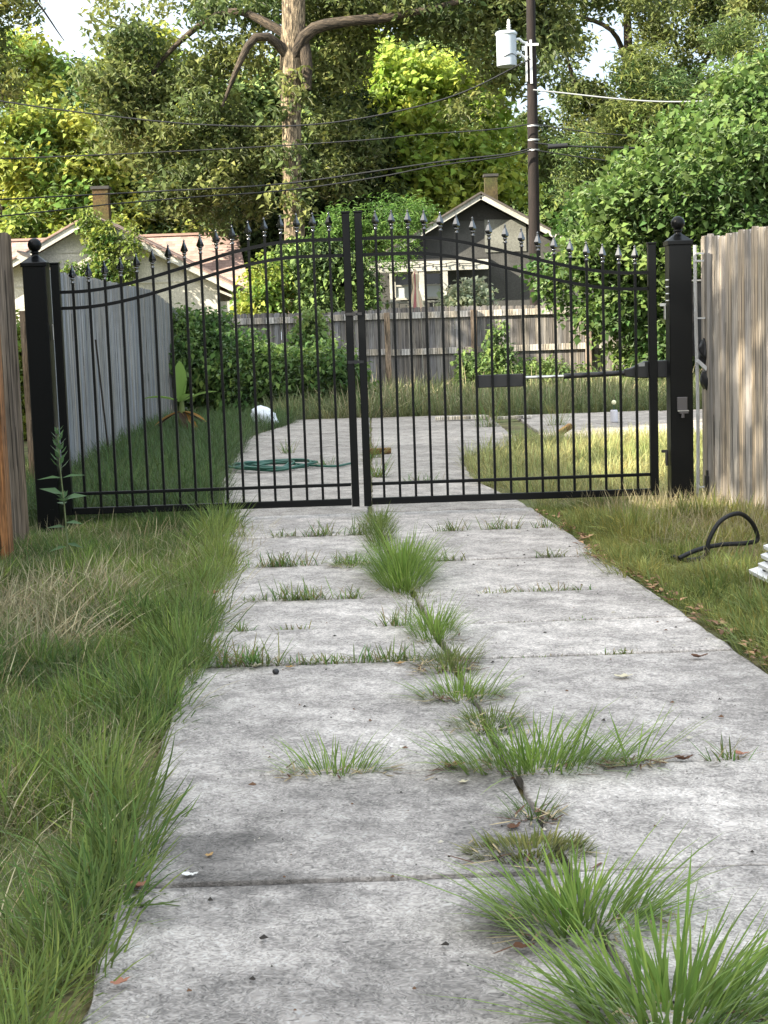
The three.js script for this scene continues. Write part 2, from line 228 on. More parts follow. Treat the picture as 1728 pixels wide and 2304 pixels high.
// ---------------------------------------------------------------- driveway gate
const GZ = -12.8, SPEAR = (() => {
  const l = (p, n) => new THREE.LatheGeometry(p.map(a => new THREE.Vector2(a[0], a[1])), n);
  const blade = l([[0.010, 0.042], [0.031, 0.062], [0.029, 0.075], [0.012, 0.120], [0.006, 0.138]], 4).toNonIndexed(); blade.computeVertexNormals();
  return merge([blade, l([[0.0, 0.134], [0.008, 0.138], [0.009, 0.146], [0.0, 0.160]], 8), l([[0.012, 0], [0.018, 0.003], [0.018, 0.010], [0.012, 0.014], [0.012, 0.030], [0.019, 0.034], [0.019, 0.042], [0.010, 0.046]], 10)]);
})();
const rise = t => 0.35 * sstep(0.04, 0.86, t);
function gateLeaf(xh, s, label, bars) {                                  // xh: hinge side, s: +1 towards +x
  const g = thing('gate_leaf', label, 'gate', [xh, 0, GZ], 0, 'two leaves of the driveway gate'), L = 2.375;
  part(g, 'hinge_stile', merge([bevelBox(0.066, 2.05, 0.066).translate(0, 1.115, 0), bevelBox(0.074, 0.016, 0.074).translate(0, 2.148, 0)]), IRON);
  part(g, 'meeting_stile', merge([bevelBox(0.062, 2.39, 0.062).translate(0, 1.275, 0), bevelBox(0.072, 0.016, 0.072).translate(0, 2.478, 0)]), IRON).position.x = s * L;
  part(g, 'bottom_rail', bevelBox(L - 0.068, 0.055, 0.05).translate(s * L / 2, 0.118, 0), IRON);
  part(g, 'lower_rail', bevelBox(L - 0.068, 0.026, 0.030).translate(s * L / 2, 0.262, 0), IRON);
  for (const [y, n] of [[1.915, 'arched_top_rail'], [1.785, 'arched_second_rail']]) { const p = []; for (let i = 0; i <= 36; i++) { const t = i / 36; p.push(V(s * (0.034 + t * (L - 0.066)), y + rise(t), 0)); } part(g, n, sweepRect(s > 0 ? p : p.reverse(), 0.03, 0.026), IRON); }
  for (const x of bars) {
    const dx = x - xh, t = Math.abs(dx) / L, top = 1.915 + rise(t) + 0.065;
    const b = part(g, 'bar', box(0.0205, top - 0.1, 0.0205, 0, (top + 0.1) / 2, 0), IRON); b.position.x = dx;
    const f = part(b, 'spear', SPEAR, IRON_G); f.position.y = top; f.rotation.y = 0.1;
  }
  return g;
}
const leafL = gateLeaf(-2.605, 1, 'black iron gate leaf with spear tips, next to the brown wooden fence', Array.from({ length: 17 }, (_, i) => -2.468 + i * 0.1312));
const leafR = gateLeaf(2.245, -1, 'black iron gate leaf with spear tips, joined to the automatic opener arm', Array.from({ length: 17 }, (_, i) => 0.008 + i * 0.1313));
for (const y of [1.66, 1.27]) { const l = part(leafR, 'latch', merge([box(0.13, 0.022, 0.03), cyl(0.018, 0.018, 0.05, 8).rotateX(Math.PI / 2)]), IRON_D); l.position.set(-2.375 - 0.06, y, 0.03); }
function gatePost(x, label) {
  const g = thing('gate_post', label, 'gate post', [x, 0, GZ], 0, 'gate posts');
  part(g, 'shaft', bevelBox(0.185, 2.20, 0.185, 0.006).translate(0, 1.03, 0), IRON);
  part(g, 'cap', merge([bevelBox(0.208, 0.035, 0.208, 0.005).translate(0, 2.142, 0), new THREE.CylinderGeometry(0.05, 0.14, 0.05, 4, 1).rotateY(Math.PI / 4).translate(0, 2.184, 0), new THREE.LatheGeometry([[0.045, 2.205], [0.03, 2.215], [0.026, 2.23], [0.036, 2.238], [0.036, 2.246], [0.022, 2.254]].map(a => new THREE.Vector2(...a)), 16)]), IRON);
  part(g, 'ball', new THREE.SphereGeometry(0.056, 24, 16).translate(0, 2.302, 0), IRON);
  return g;
}
const postL = gatePost(-2.76, 'square black gate post with ball cap next to the brown wooden fence');
const postR = gatePost(2.462, 'square black gate post with ball cap and keypad, next to the pale fence');
for (const y of [0.42, 1.62]) {
  for (const [p, s] of [[postL, 1], [postR, -1]]) { const h = part(p, 'hinge', merge([cyl(0.013, 0.013, 0.12, 10, s * 0.112, y - 0.03, 0), box(0.05, 0.022, 0.022, s * 0.13, y + 0.03, 0)]), y > 1 ? STEEL : IRON_D); }
}
part(postR, 'hinge_bolt', merge([0, 1, 2, 3].map(i => cyl(0.009, 0.009, 0.03, 8).rotateZ(Math.PI / 2).translate(-0.102, 1.68 + i * 0.055, 0.06))), STEEL);
{
  const k = part(postR, 'keypad', merge([bevelBox(0.085, 0.115, 0.02, 0.006).translate(0, 0.84, 0.104), box(0.07, 0.02, 0.05, 0.008, 0.775, 0.115), cyl(0.012, 0.014, 0.05, 10, 0, 0.755, 0.13)]), std({ color: C(0.10, 0.095, 0.10), roughness: 0.35 })); k.position.x = 0.0;
  part(k, 'lip', box(0.09, 0.008, 0.025, 0.004, 0.786, 0.12), STEEL);
}
{
  const g = thing('gate_opener', 'black automatic gate opener arm with silver rod behind the gate bars', 'gate opener', [0, 0, GZ - 0.1]);
  part(g, 'mounting_plate', bevelBox(0.375, 0.105, 0.04, 0.006).translate(0.995, 1.075, 0.075), IRON_D);
  part(g, 'rod', cyl(0.0125, 0.0125, 0.36, 12).rotateZ(Math.PI / 2).translate(1.36, 1.092, 0.02), STEEL);
  part(g, 'tube', cyl(0.022, 0.022, 0.56, 14).rotateZ(Math.PI / 2).rotateZ(0.02).translate(1.80, 1.098, 0.02), BLACKP);
  const s = new THREE.Shape(); s.moveTo(0, -0.02); s.lineTo(0.12, -0.035); s.lineTo(0.36, -0.04); s.lineTo(0.37, 0.09); s.lineTo(0.16, 0.085); s.lineTo(0.05, 0.035); s.lineTo(0, 0.025); s.closePath();
  part(g, 'motor_head', new THREE.ExtrudeGeometry(s, { depth: 0.08, bevelEnabled: true, bevelSize: 0.008, bevelThickness: 0.008, bevelSegments: 2 }).translate(2.03, 1.10, -0.03), BLACKP);
  part(g, 'warning_tag', merge([box(0.05, 0.03, 0.004, 2.16, 1.168, 0.062), box(0.035, 0.025, 0.004, 2.25, 1.17, 0.062)]), std({ color: C(0.35, 0.36, 0.36), roughness: 0.6 }));
}
{
  const c = thing('conduit_pipe', 'thin white plastic pipe standing between the gate post and pale fence', 'pipe', [2.645, 0, -13.0]);
  part(c, 'pipe', tube([V(0, -0.05, 0), V(0.006, 0.8, 0), V(-0.004, 1.6, 0), V(-0.006, 2.13, 0)], 0.0145, 20, 10), PVC);
  for (const [y, dx] of [[2.06, 0.03], [2.0, 0.028], [1.53, 0.035], [0.12, 0.03]]) part(c, 'strap', box(0.07, 0.014, 0.03, dx, y, 0.008), WHITE);
  part(c, 'cable_tie', box(0.15, 0.03, 0.02).rotateZ(-0.75).translate(0.055, 1.13, 0.03), WHITE);
  const b = thing('control_box', 'black control box behind the white pipe', 'control box', [2.70, 0, -13.22]);
  part(b, 'case', bevelBox(0.17, 0.62, 0.09, 0.008).translate(0, 1.52, 0), BLACKP); part(b, 'lid_edge', box(0.18, 0.012, 0.1, 0, 1.845, 0), GALV);
  const bag = new THREE.SphereGeometry(0.085, 20, 16); { const p = bag.attributes.position, r = rngOf(3); for (let i = 0; i < p.count; i++) { const x = p.getX(i), y = p.getY(i), z = p.getZ(i), k = 0.75 + 0.6 * vnoise(x * 30 + 5, y * 30 + z * 20, 3); p.setXYZ(i, x * k * 0.75, y * k * 1.3, z * k * 0.7); } bag.computeVertexNormals(); }
  one('black_bag', 'crumpled black plastic tied above the white cable tie', 'plastic bag', bag, BLACKP, [2.735, 1.24, -13.02]);
  one('black_bag', 'crumpled black plastic hanging under the white cable tie', 'plastic bag', bag.clone().rotateY(2).scale(1, 0.9, 1), BLACKP, [2.745, 1.02, -13.0]);
  one('valve_box', 'small black box low against the pale fence by the pipe', 'box', merge([bevelBox(0.05, 0.16, 0.05), box(0.03, 0.05, 0.03, 0, 0.1, 0)]), BLACKP, [2.72, 0.14, -12.95]);
}

// ---------------------------------------------------------------- utility pole and wires
{
  const p = thing('utility_pole', 'dark wooden utility pole behind the back fence', 'utility pole', [3.48, 0, -34.6]);
  part(p, 'shaft', limb([V(0.02, -0.2, 0), V(0.03, 4, 0), V(0.08, 12, 0)], [0.135, 0.125, 0.10, 0.085], 14, 4, 0.05), POLE);
  for (const y of [5.72, 5.42, 5.2]) part(p, 'band', cyl(0.13, 0.13, 0.035, 14, 0.05, y, 0), GALV);
  const hw = part(p, 'bracket', merge([box(0.05, 0.92, 0.05, 0.02, 7.06, 0.13), box(0.04, 0.8, 0.05, -0.08, 7.05, 0.12), box(0.24, 0.05, 0.06, 0.07, 7.42, 0.12), box(0.1, 0.1, 0.06, -0.12, 7.35, 0.1)]), std({ color: C(0.62, 0.64, 0.66), roughness: 0.5, metalness: 0.3 }));
  const t = thing('transformer', 'grey cylindrical transformer can hung on the utility pole', 'transformer', [2.98, 6.98, -34.5]);
  const can = part(t, 'can', new THREE.LatheGeometry([[0, 0], [0.205, 0.0], [0.215, 0.02], [0.215, 0.64], [0.22, 0.66]].map(a => new THREE.Vector2(...a)), 32), std({ color: C(0.42, 0.47, 0.53), roughness: 0.45 }));
  part(t, 'lid', new THREE.LatheGeometry([[0.222, 0.655], [0.238, 0.665], [0.238, 0.70], [0.2, 0.735], [0, 0.755]].map(a => new THREE.Vector2(...a)), 32), std({ color: C(0.5, 0.55, 0.6), roughness: 0.45 }));
  part(t, 'bushing', new THREE.LatheGeometry([[0.035, 0.74], [0.035, 0.80], [0.055, 0.82], [0.03, 0.84], [0.05, 0.87], [0.028, 0.89], [0.04, 0.93], [0.02, 0.99], [0, 1.0]].map(a => new THREE.Vector2(...a)), 12).translate(0.06, 0, 0), std({ color: C(0.6, 0.62, 0.6), roughness: 0.25 }));
  part(t, 'arm', merge([tube([V(0.2, 0.56, 0), V(0.28, 0.57, 0), V(0.36, 0.50, 0), V(0.46, 0.48, 0)], 0.03, 10, 8), tube([V(0.2, 0.26, 0), V(0.28, 0.27, 0), V(0.36, 0.20, 0), V(0.46, 0.18, 0)], 0.03, 10, 8)]), std({ color: C(0.66, 0.68, 0.70), roughness: 0.5 }));
  part(t, 'lead', tube([V(-0.2, 0.13, 0.1), V(-0.05, 0.19, 0.22), V(0.1, 0.24, 0.2), V(0.24, 0.17, 0.06), V(0.4, 0.1, 0.1)], 0.008, 20, 6), BLACKP);
  const wires = [
    ['upper sagging black wire running to the transformer', [[-12, 7.4], [-7.88, 6.55], [-5.93, 6.22], [-3.71, 5.93], [-1.49, 5.84], [0.29, 6.02], [1.93, 6.4], [3.46, 7.07]], 0.017],
    ['straight black wire tied to the top band of the pole', [[-12, 5.35], [-7.96, 5.35], [-4.99, 5.37], [-1.8, 5.43], [0.18, 5.5], [1.02, 5.56], [2.65, 5.62], [3.44, 5.7]], 0.014],
    ['black cable tied to the lowest band of the pole', [[-12, 4.4], [-7.76, 4.49], [-5.03, 4.54], [-2.04, 4.61], [0.35, 4.85], [1.74, 5.0], [3.04, 5.1], [3.43, 5.19]], 0.018],
    ['lowest black cable above the pink roofed house', [[-12, 3.9], [-7.33, 4.18], [-5.79, 4.30], [-3.79, 4.4], [-1.84, 4.48], [0.25, 4.71], [1.24, 4.87], [3.04, 5.06], [3.43, 5.14]], 0.016],
    ['thin wire from the pole top band towards the leafy tree', [[3.5, 5.7], [4.98, 5.45], [8.49, 5.23], [13, 5.3]], 0.012],
    ['black cable carrying a thick splice case beside the pole', [[3.5, 5.3], [4.13, 5.22], [5.37, 5.14], [8.49, 5.0], [13, 5.1]], 0.018],
    ['black cable sloping down from the pole under the splice case', [[3.5, 5.15], [4.97, 4.89], [8.49, 4.49], [13, 4.2]], 0.014],
    ['pale twisted wire high above the leafy tree', [[3.5, 6.42], [5.98, 6.1], [7.21, 6.06], [8.49, 6.11], [13, 6.5]], 0.018],
  ];
  wires.forEach(([l, pts, r], i) => one('overhead_wire', l, 'wire', tube(pts.map(a => V(a[0] + 0.02, a[1] + 0.03, 0)), r, 60, 5), i === 7 ? GALV : RUBBER, [0, 0, -34.35]));
  one('splice_case', 'thick black splice case hanging on the cable right of the pole', 'cable splice', cyl(0.055, 0.055, 0.42, 10).rotateZ(Math.PI / 2 + 0.04), RUBBER, [4.02, 5.24, -34.3]);
}

// ---------------------------------------------------------------- houses
function shapeGeo(pts, depth) { const s = new THREE.Shape(); pts.forEach((p, i) => i ? s.lineTo(p[0], p[1]) : s.moveTo(p[0], p[1])); s.closePath(); return uvMetres(new THREE.ExtrudeGeometry(s, { depth, bevelEnabled: false }), 0.5); }
function slopeBoard(x0, y0, x1, y1, w, d, z) { const L = Math.hypot(x1 - x0, y1 - y0); return uvMetres(box(L, w, d), 0.5).rotateZ(Math.atan2(y1 - y0, x1 - x0)).translate((x0 + x1) / 2, (y0 + y1) / 2, z); }
{
  const h = thing('pale_house', 'pale stucco house with pinkish shingle roof behind the side fence', 'house', [-7.5, 0, -42]), pk = 4.58, sl = 0.525;
  const w = part(h, 'gable_wall', shapeGeo([[-3.9, 0], [3.3, 0], [3.3, pk - 3.3 * sl - 0.1], [0, pk - 0.1], [-3.9, pk - 3.9 * sl - 0.1]], 0.25).translate(0, 0, -0.25), STUCCO);
  for (const y of [3.72, 2.86]) part(w, 'siding_joint', box(2 * Math.min(3.2, (pk - 0.15 - y) / sl), 0.035, 0.03, 0, y, 0.012), STUCCO);
  for (const [s, e] of [[1, 3.72], [-1, 4.2]]) {
    const a = part(h, 'barge_board', slopeBoard(0, pk - 0.02, s * e, pk - 0.02 - e * sl, 0.17, 0.05, 0.33), TRIM); part(h, 'roof', slopeBoard(0, pk + 0.10, s * (e + 0.05), pk + 0.10 - (e + 0.05) * sl, 0.05, 4.4, -1.8), ROOF_P);
  }
  const m = part(h, 'main_roof', (() => { const g = new THREE.BufferGeometry(); const P = [[-9, 4.38, -5.3], [3.4, 4.38, -5.3], [4.0, 2.62, -1.5], [-9, 2.62, -1.5], [-9, 4.30, -5.3], [3.4, 4.30, -5.3], [4.0, 2.52, -1.5], [-9, 2.52, -1.5], [3.4, 2.5, -9], [-9, 2.5, -9]]; const I = [[0, 3, 2, 1], [4, 5, 6, 7], [3, 7, 6, 2], [1, 2, 6, 5], [0, 1, 8, 9]]; const pos = [], uv = []; for (const q of I) for (const k of [0, 1, 2, 0, 2, 3]) { pos.push(...P[q[k]]); uv.push(P[q[k]][0] * 0.5, P[q[k]][2] * 0.55); } g.setAttribute('position', new THREE.Float32BufferAttribute(pos, 3)); g.setAttribute('uv', new THREE.Float32BufferAttribute(uv, 2)); g.computeVertexNormals(); return g; })(), ROOF_P);
  part(m, 'ridge_cap', box(12.4, 0.07, 0.22, -2.8, 4.41, -5.3), ROOF_P);
  part(h, 'side_wall', uvMetres(box(12.2, 2.6, 6.8, -2.7, 1.25, -5.3), 0.5), STUCCO);
  const ex = part(h, 'lean_to', uvMetres(box(0.7, 2.3, 0.6, 3.62, 1.15, -0.4), 0.5), TRIM); part(ex, 'lean_to_roof', slopeBoard(3.2, 2.62, 4.05, 2.24, 0.06, 0.8, -0.35), TRIM); part(ex, 'meter_box', bevelBox(0.26, 0.14, 0.1).translate(3.6, 1.92, -0.05), BLACKP);
  const c = part(h, 'chimney', uvMetres(box(0.42, 1.5, 0.42, 0.02, 4.75, -1.6), 0.5), std({ map: soilT, color: C(0.55, 0.4, 0.36), roughness: 0.95 })); part(c, 'chimney_cap', box(0.5, 0.08, 0.5, 0.02, 5.52, -1.6), SIDING_D);
  // lower porch roof edge that shows beside the ball cap
  part(h, 'porch_rake', slopeBoard(-1.75, 3.62, 0.2, 2.5, 0.13, 0.05, 1.2), TRIM); part(h, 'porch_roof', slopeBoard(-1.75, 3.74, 0.2, 2.62, 0.05, 1.4, 0.55), ROOF_D);
}
{
  const h = thing('grey_house', 'dark grey gabled house with white porch beam behind the back fence', 'house', [2.83, 0, -42]), pk = 4.80, sl = 0.565;
  part(h, 'wall', shapeGeo([[-2.2, 0], [3.3, 0], [3.3, pk - 3.3 * sl - 0.1], [0, pk - 0.1], [-2.2, pk - 2.2 * sl - 0.1]], 0.3).translate(0, 0, -0.3), sidingG);
  part(h, 'attic_recess', shapeGeo([[-0.8, pk - 0.8 * sl - 0.14], [0.8, pk - 0.8 * sl - 0.14], [0, pk - 0.14]], 0.03), SIDING_D);
  part(h, 'attic_panel', shapeGeo([[0.1, 3.35], [1.2, 3.35], [1.2, 4.05], [0.95, 4.18], [0.1, 4.22]], 0.03), SIDING_L);
  for (const [s, e] of [[-1, 2.5], [1, 3.6]]) { part(h, 'barge_board', slopeBoard(0, pk, s * e, pk - e * sl, 0.15, 0.06, 0.42), TRIM); part(h, 'roof', slopeBoard(0, pk + 0.09, s * (e + 0.05), pk + 0.09 - (e + 0.05) * sl, 0.05, 6, -2.5), ROOF_D); }
  part(h, 'side_wall', uvMetres(box(6.4, 3.0, 5, 0.2, 1.5, -2.9), 0.5), sidingG);
  part(h, 'porch_beam', uvMetres(bevelBox(3.3, 0.26, 0.1), 0.5).translate(-1.45, 3.02, 0.62), TRIM);
  part(h, 'porch_ceiling', box(3.3, 0.05, 0.75, -1.45, 3.18, 0.28), SIDING_D);
  for (const x of [-2.42, -1.62, -1.02]) part(h, 'porch_column', uvMetres(bevelBox(x < -2 ? 0.11 : 0.16, 2.86, 0.1), 0.5).translate(x, 1.45, 0.6), TRIM);
  for (const [x0, x1] of [[-2.31, -1.9], [-1.6, -1.04]]) {
    const f = part(h, 'window', merge([box(x1 - x0 + 0.1, 0.06, 0.06, (x0 + x1) / 2, 2.87, 0.05), box(x1 - x0 + 0.1, 0.06, 0.06, (x0 + x1) / 2, 2.2, 0.05), box(0.05, 0.7, 0.06, x0 - 0.03, 2.53, 0.05), box(0.05, 0.7, 0.06, x1 + 0.03, 2.53, 0.05)]), TRIM);
    part(f, 'pane', box(x1 - x0, 0.28, 0.02, (x0 + x1) / 2, 2.7, 0.03), GLASS_D); part(f, 'pane', box(x1 - x0, 0.3, 0.02, (x0 + x1) / 2, 2.38, 0.03), BLIND); part(f, 'sash', box(x1 - x0, 0.04, 0.04, (x0 + x1) / 2, 2.545, 0.05), TRIM);
  }
  part(h, 'porch_rail', merge([box(2.2, 0.05, 0.05, -1.6, 2.1, 0.7), ...Array.from({ length: 12 }, (_, i) => box(0.03, 0.5, 0.03, -2.6 + i * 0.18, 1.85, 0.7))]), SIDING_L);
  const c = part(h, 'chimney', uvMetres(box(0.34, 1.4, 0.4, 0.4, 4.75, -1.4), 0.5), std({ map: soilT, color: C(0.45, 0.4, 0.38), roughness: 0.95 })); part(c, 'chimney_cap', box(0.4, 0.07, 0.46, 0.4, 5.48, -1.4), SIDING_D);
  const s = thing('string_light', 'string of small dark bulbs along the white porch beam', 'string lights', [2.83, 0, -41.28]); const pts = []; for (let i = 0; i <= 16; i++) pts.push(V(-2.9 + i * 0.175, 3.10 - 0.05 * Math.sin((i % 4) / 4 * Math.PI), 0));
  part(s, 'cord', tube(pts, 0.01, 48, 5), BLACKP); for (let i = 1; i < 16; i += 2) part(s, 'bulb', merge([cyl(0.014, 0.014, 0.05, 6, pts[i].x, pts[i].y - 0.03, 0), new THREE.SphereGeometry(0.022, 8, 6).translate(pts[i].x, pts[i].y - 0.07, 0)]), BLACKP);
}
{
  const u = thing('patio_umbrella', 'closed cream and pink striped patio umbrella on the porch of the grey house', 'umbrella', [1.02, 0, -40.6]);
  const mk = (a0, a1) => { const pos = [], idx = [], N = 3, R = [[2.92, 0.02], [2.78, 0.085], [2.62, 0.08], [2.45, 0.06], [2.3, 0.10], [1.84, 0.2]]; for (const [y, r] of R) for (let i = 0; i <= N; i++) { const a = lerp(a0, a1, i / N), q = r * (1 + 0.22 * Math.sin(i / N * Math.PI)); pos.push(Math.cos(a) * q, y, Math.sin(a) * q); } for (let j = 0; j < R.length - 1; j++) for (let i = 0; i < N; i++) { const b = j * (N + 1) + i; idx.push(b, b + 1, b + N + 1, b + 1, b + N + 2, b + N + 1); } const g = new THREE.BufferGeometry(); g.setAttribute('position', new THREE.Float32BufferAttribute(pos, 3)); g.setIndex(idx); g.computeVertexNormals(); return g; };
  const cols = [std({ color: C(0.72, 0.66, 0.5), roughness: 0.9, side: 2 }), std({ color: C(0.42, 0.16, 0.17), roughness: 0.9, side: 2 }), std({ color: C(0.75, 0.55, 0.42), roughness: 0.9, side: 2 })];
  for (let i = 0; i < 12; i++) part(u, 'canopy_stripe', mk(i / 12 * 6.2832, (i + 1) / 12 * 6.2832), cols[[0, 2, 0, 1][i % 4]]);
  part(u, 'pole', cyl(0.02, 0.02, 2.9, 8, 0, 1.45, 0), WHITE);
}
// two-storey house added out of frame to shade the driveway
{
  const h = thing('added_shade_house', 'two storey house added out of the picture to shade the driveway', 'house', [-10.2, 0, -0.8]);
  part(h, 'wall', uvMetres(box(8, 5.2, 19.6, 0, 2.6, 0), 0.5), std({ map: stuccoT, color: C(0.6, 0.56, 0.5), roughness: 0.9 }));
  part(h, 'gable', shapeGeo([[-4, 5.2], [4, 5.2], [0, 7.6]], 19.4).translate(0, 0, -9.7), std({ map: stuccoT, color: C(0.6, 0.56, 0.5), roughness: 0.9 }));
  for (const s of [-1, 1]) part(h, 'roof', slopeBoard(0, 7.75, s * 4.5, 5.05, 0.08, 20.4, 0), ROOF_D);
}

// ---------------------------------------------------------------- foliage
function meshOf(pos, col, idx) { const g = new THREE.BufferGeometry(); g.setAttribute('position', new THREE.Float32BufferAttribute(pos, 3)); g.setAttribute('color', new THREE.Float32BufferAttribute(col, 3)); g.setIndex(idx); g.computeVertexNormals(); return g; }
function addLeaf(o, p, dir, up, len, wid, fold, c) {                      // folded five-point leaf
  const s = new THREE.Vector3().crossVectors(dir, up).normalize(), n = new THREE.Vector3().crossVectors(s, dir).normalize(), b = o.pos.length / 3;
  const P = (t, w, h) => { o.pos.push(p.x + dir.x * len * t + s.x * wid * w + n.x * len * h, p.y + dir.y * len * t + s.y * wid * w + n.y * len * h, p.z + dir.z * len * t + s.z * wid * w + n.z * len * h); o.col.push(c[0], c[1], c[2]); };
  P(0, 0, 0); P(0.38, -0.5, fold); P(0.38, 0.5, fold); P(0.45, 0, 0); P(1, 0, -fold * 0.8);
  o.idx.push(b, b + 1, b + 3, b, b + 3, b + 2, b + 1, b + 4, b + 3, b + 3, b + 4, b + 2);
}
function clumpGeo(seed, n, R, len, wid, flat = 0.35, vary = 0.3, droop = 0.25) {
  const r = rngOf(seed), o = { pos: [], col: [], idx: [] };
  for (let i = 0; i < n; i++) {
    const p = V(r() * 2 - 1, (r() * 2 - 1) * 0.8, r() * 2 - 1).multiplyScalar(R), d = V(r() * 2 - 1, (r() - 0.5) * 1.2 - droop, r() * 2 - 1).normalize(), u = V((r() * 2 - 1) * (1 - flat) * 1.2, 0.4 + flat, (r() * 2 - 1) * (1 - flat) * 1.2).normalize(), k = 1 + (r() - 0.5) * 2 * vary, y = (r() - 0.5) * 0.2, q = 0.7 + r() * 0.6;
    addLeaf(o, p, d, u, len * q, wid * q, 0.08 + r() * 0.1, [k * (1 + y), k, k * (1 - y)]);
  }
  return meshOf(o.pos, o.col, o.idx);
}
const CLUMP = { oak: clumpGeo(1, 17, 0.40, 0.23, 0.105), maple: clumpGeo(2, 15, 0.40, 0.24, 0.17), big: clumpGeo(3, 13, 0.30, 0.165, 0.125, 0.55), fern: clumpGeo(4, 26, 0.30, 0.16, 0.035, 0.7), bush: clumpGeo(5, 14, 0.22, 0.14, 0.085, 0.5) };
const M4 = new THREE.Matrix4(), Q4 = new THREE.Quaternion(), E4 = new THREE.Euler();
function instances(parent, name, geo, mat, list) {                       // list: [x, y, z, scale, rx, ry, rz, colour]
  const m = new THREE.InstancedMesh(geo, mat, list.length); m.name = name;
  list.forEach((a, i) => { E4.set(a[4], a[5], a[6]); Q4.setFromEuler(E4); const s = a[3]; M4.compose(V(a[0], a[1], a[2]), Q4, Array.isArray(s) ? V(...s) : V(s, s, s)); m.setMatrixAt(i, M4); m.setColorAt(i, a[7]); });
  m.userData.kind = 'stuff'; if (parent) parent.add(m); return m;
}
// blobs: [cx, cy, cz, rx, ry, rz, clusters, clumps per cluster, cluster radius]
function crown(parent, kind, blobs, c0, c1, seed, scale = 1, mat = LEAF) {
  const r = rngOf(seed), L = [];
  for (const [cx, cy, cz, rx, ry, rz, n, m, cr] of blobs) for (let i = 0; i < n; i++) {
    let x, y, z, q; do { x = r() * 2 - 1; y = r() * 2 - 1; z = r() * 2 - 1; q = Math.hypot(x, y, z); } while (q > 1 || q < r() * 0.75);
    const far = mat === LEAF ? 1 + 0.45 * Math.pow(r(), 3) : 1, px = cx + x * rx * far, py = cy + y * ry * far, pz = cz + z * rz, k = r(), rr = cr * (0.6 + r() * 0.8);
    for (let j = 0; j < m; j++) { const a = r() * 6.283, b = Math.acos(r() * 2 - 1), w = rr * Math.cbrt(r()); const c = c0.clone().lerp(c1, clamp(k + (r() - 0.5) * 0.5, 0, 1)); L.push([px + Math.cos(a) * Math.sin(b) * w, Math.max(0.08, py + Math.cos(b) * w * 0.75), pz + Math.sin(a) * Math.sin(b) * w, scale * (0.75 + r() * 0.5), (r() - 0.5) * 0.9, r() * 6.28, (r() - 0.5) * 0.9, c]); }
  }
  return instances(parent, 'crown', CLUMP[kind], mat, L);
}
function tree(name, label, base, trunks, mat, kind, blobs, c0, c1, seed, scale, leaf) {
  const t = thing(name, label, 'tree', base, 0);
  trunks.forEach(([pts, rad], i) => part(t, i ? 'limb' : 'trunk', limb(pts.map(p => V(...p)), rad, i ? 7 : 12, seed + i), i ? BARK_D : mat));
  crown(t, kind, blobs.map(b => [b[0] - base[0], b[1] - base[1], b[2] - base[2], ...b.slice(3)]), c0, c1, seed, scale, leaf);
  return t;
}
const OAK = [C(0.085, 0.125, 0.035), C(0.20, 0.22, 0.06)], OAKD = [C(0.03, 0.055, 0.018), C(0.075, 0.11, 0.03)], MAPLE = [C(0.26, 0.38, 0.055), C(0.52, 0.56, 0.09)], YEL = [C(0.14, 0.24, 0.04), C(0.44, 0.45, 0.075)], MUL = [C(0.060, 0.130, 0.028), C(0.16, 0.24, 0.055)], MID = [C(0.09, 0.16, 0.05), C(0.20, 0.28, 0.07)], BLUE = [C(0.07, 0.13, 0.07), C(0.13, 0.2, 0.09)], FERN = [C(0.08, 0.18, 0.035), C(0.15, 0.26, 0.05)];
// big oak with the pale trunk
tree('oak_tree', 'tall oak with thick pale trunk rising between the two houses', [-2.18, 0, -43.5], [
  [[[0, -0.2, 0], [-0.02, 3, 0], [-0.02, 6, 0], [0.06, 8.2, 0], [0.2, 10.3, 0], [0.3, 15, 0]], [0.40, 0.29, 0.26, 0.28, 0.34, 0.3, 0.2]],
  [[[0.1, 8.8, 0.1], [0.62, 9.45, 0.3], [1.5, 9.65, 0.3], [2.7, 9.75, 0.2], [5.0, 10.2, 0]], [0.2, 0.15, 0.11, 0.06]],
  [[[-0.05, 8.9, 0.1], [-0.45, 9.3, 0.4], [-0.85, 9.3, 0.5], [-1.35, 8.5, 0.6], [-1.8, 7.5, 0.6]], [0.16, 0.12, 0.08, 0.03]],
  [[[0.25, 9.7, 0], [0.5, 8.7, 0.25], [0.48, 7.9, 0.3]], [0.24, 0.17, 0.12]],
  [[[0.2, 10.6, 0], [-2.5, 11.6, -0.4], [-5, 11.8, -0.8]], [0.2, 0.13, 0.05]],
  [[[0.1, 9.4, 0], [-1.6, 10.2, -0.6], [-3.6, 9.0, -1.0], [-4.6, 7.2, -1.0]], [0.14, 0.1, 0.06, 0.02]]],
  BARK, 'oak', [
    [-5.0, 8.2, -44.8, 2.3, 2.5, 1.5, 46, 16, 0.7], [-6.9, 8.7, -44.6, 1.4, 1.5, 1.2, 14, 12, 0.6], [-3.8, 6.0, -45.2, 1.4, 1.3, 1.0, 15, 14, 0.55], [-5.2, 5.7, -44.4, 1.4, 0.8, 0.9, 12, 13, 0.5],
    [-0.9, 6.6, -45.6, 0.8, 1.5, 0.8, 15, 16, 0.55], [0.9, 10.4, -44.6, 3.6, 0.8, 1.4, 40, 15, 0.65], [3.9, 9.2, -45.2, 1.5, 1.7, 1.2, 20, 14, 0.6], [-1.0, 9.0, -45.4, 0.9, 1.0, 1.0, 10, 14, 0.55], [5.6, 10.9, -45.5, 2.6, 1.0, 1.6, 26, 14, 0.7],
    [-2.25, 6.4, -43.1, 0.35, 1.9, 0.1, 9, 5, 0.28]],
  OAK[0], OAK[1], 101, 1);
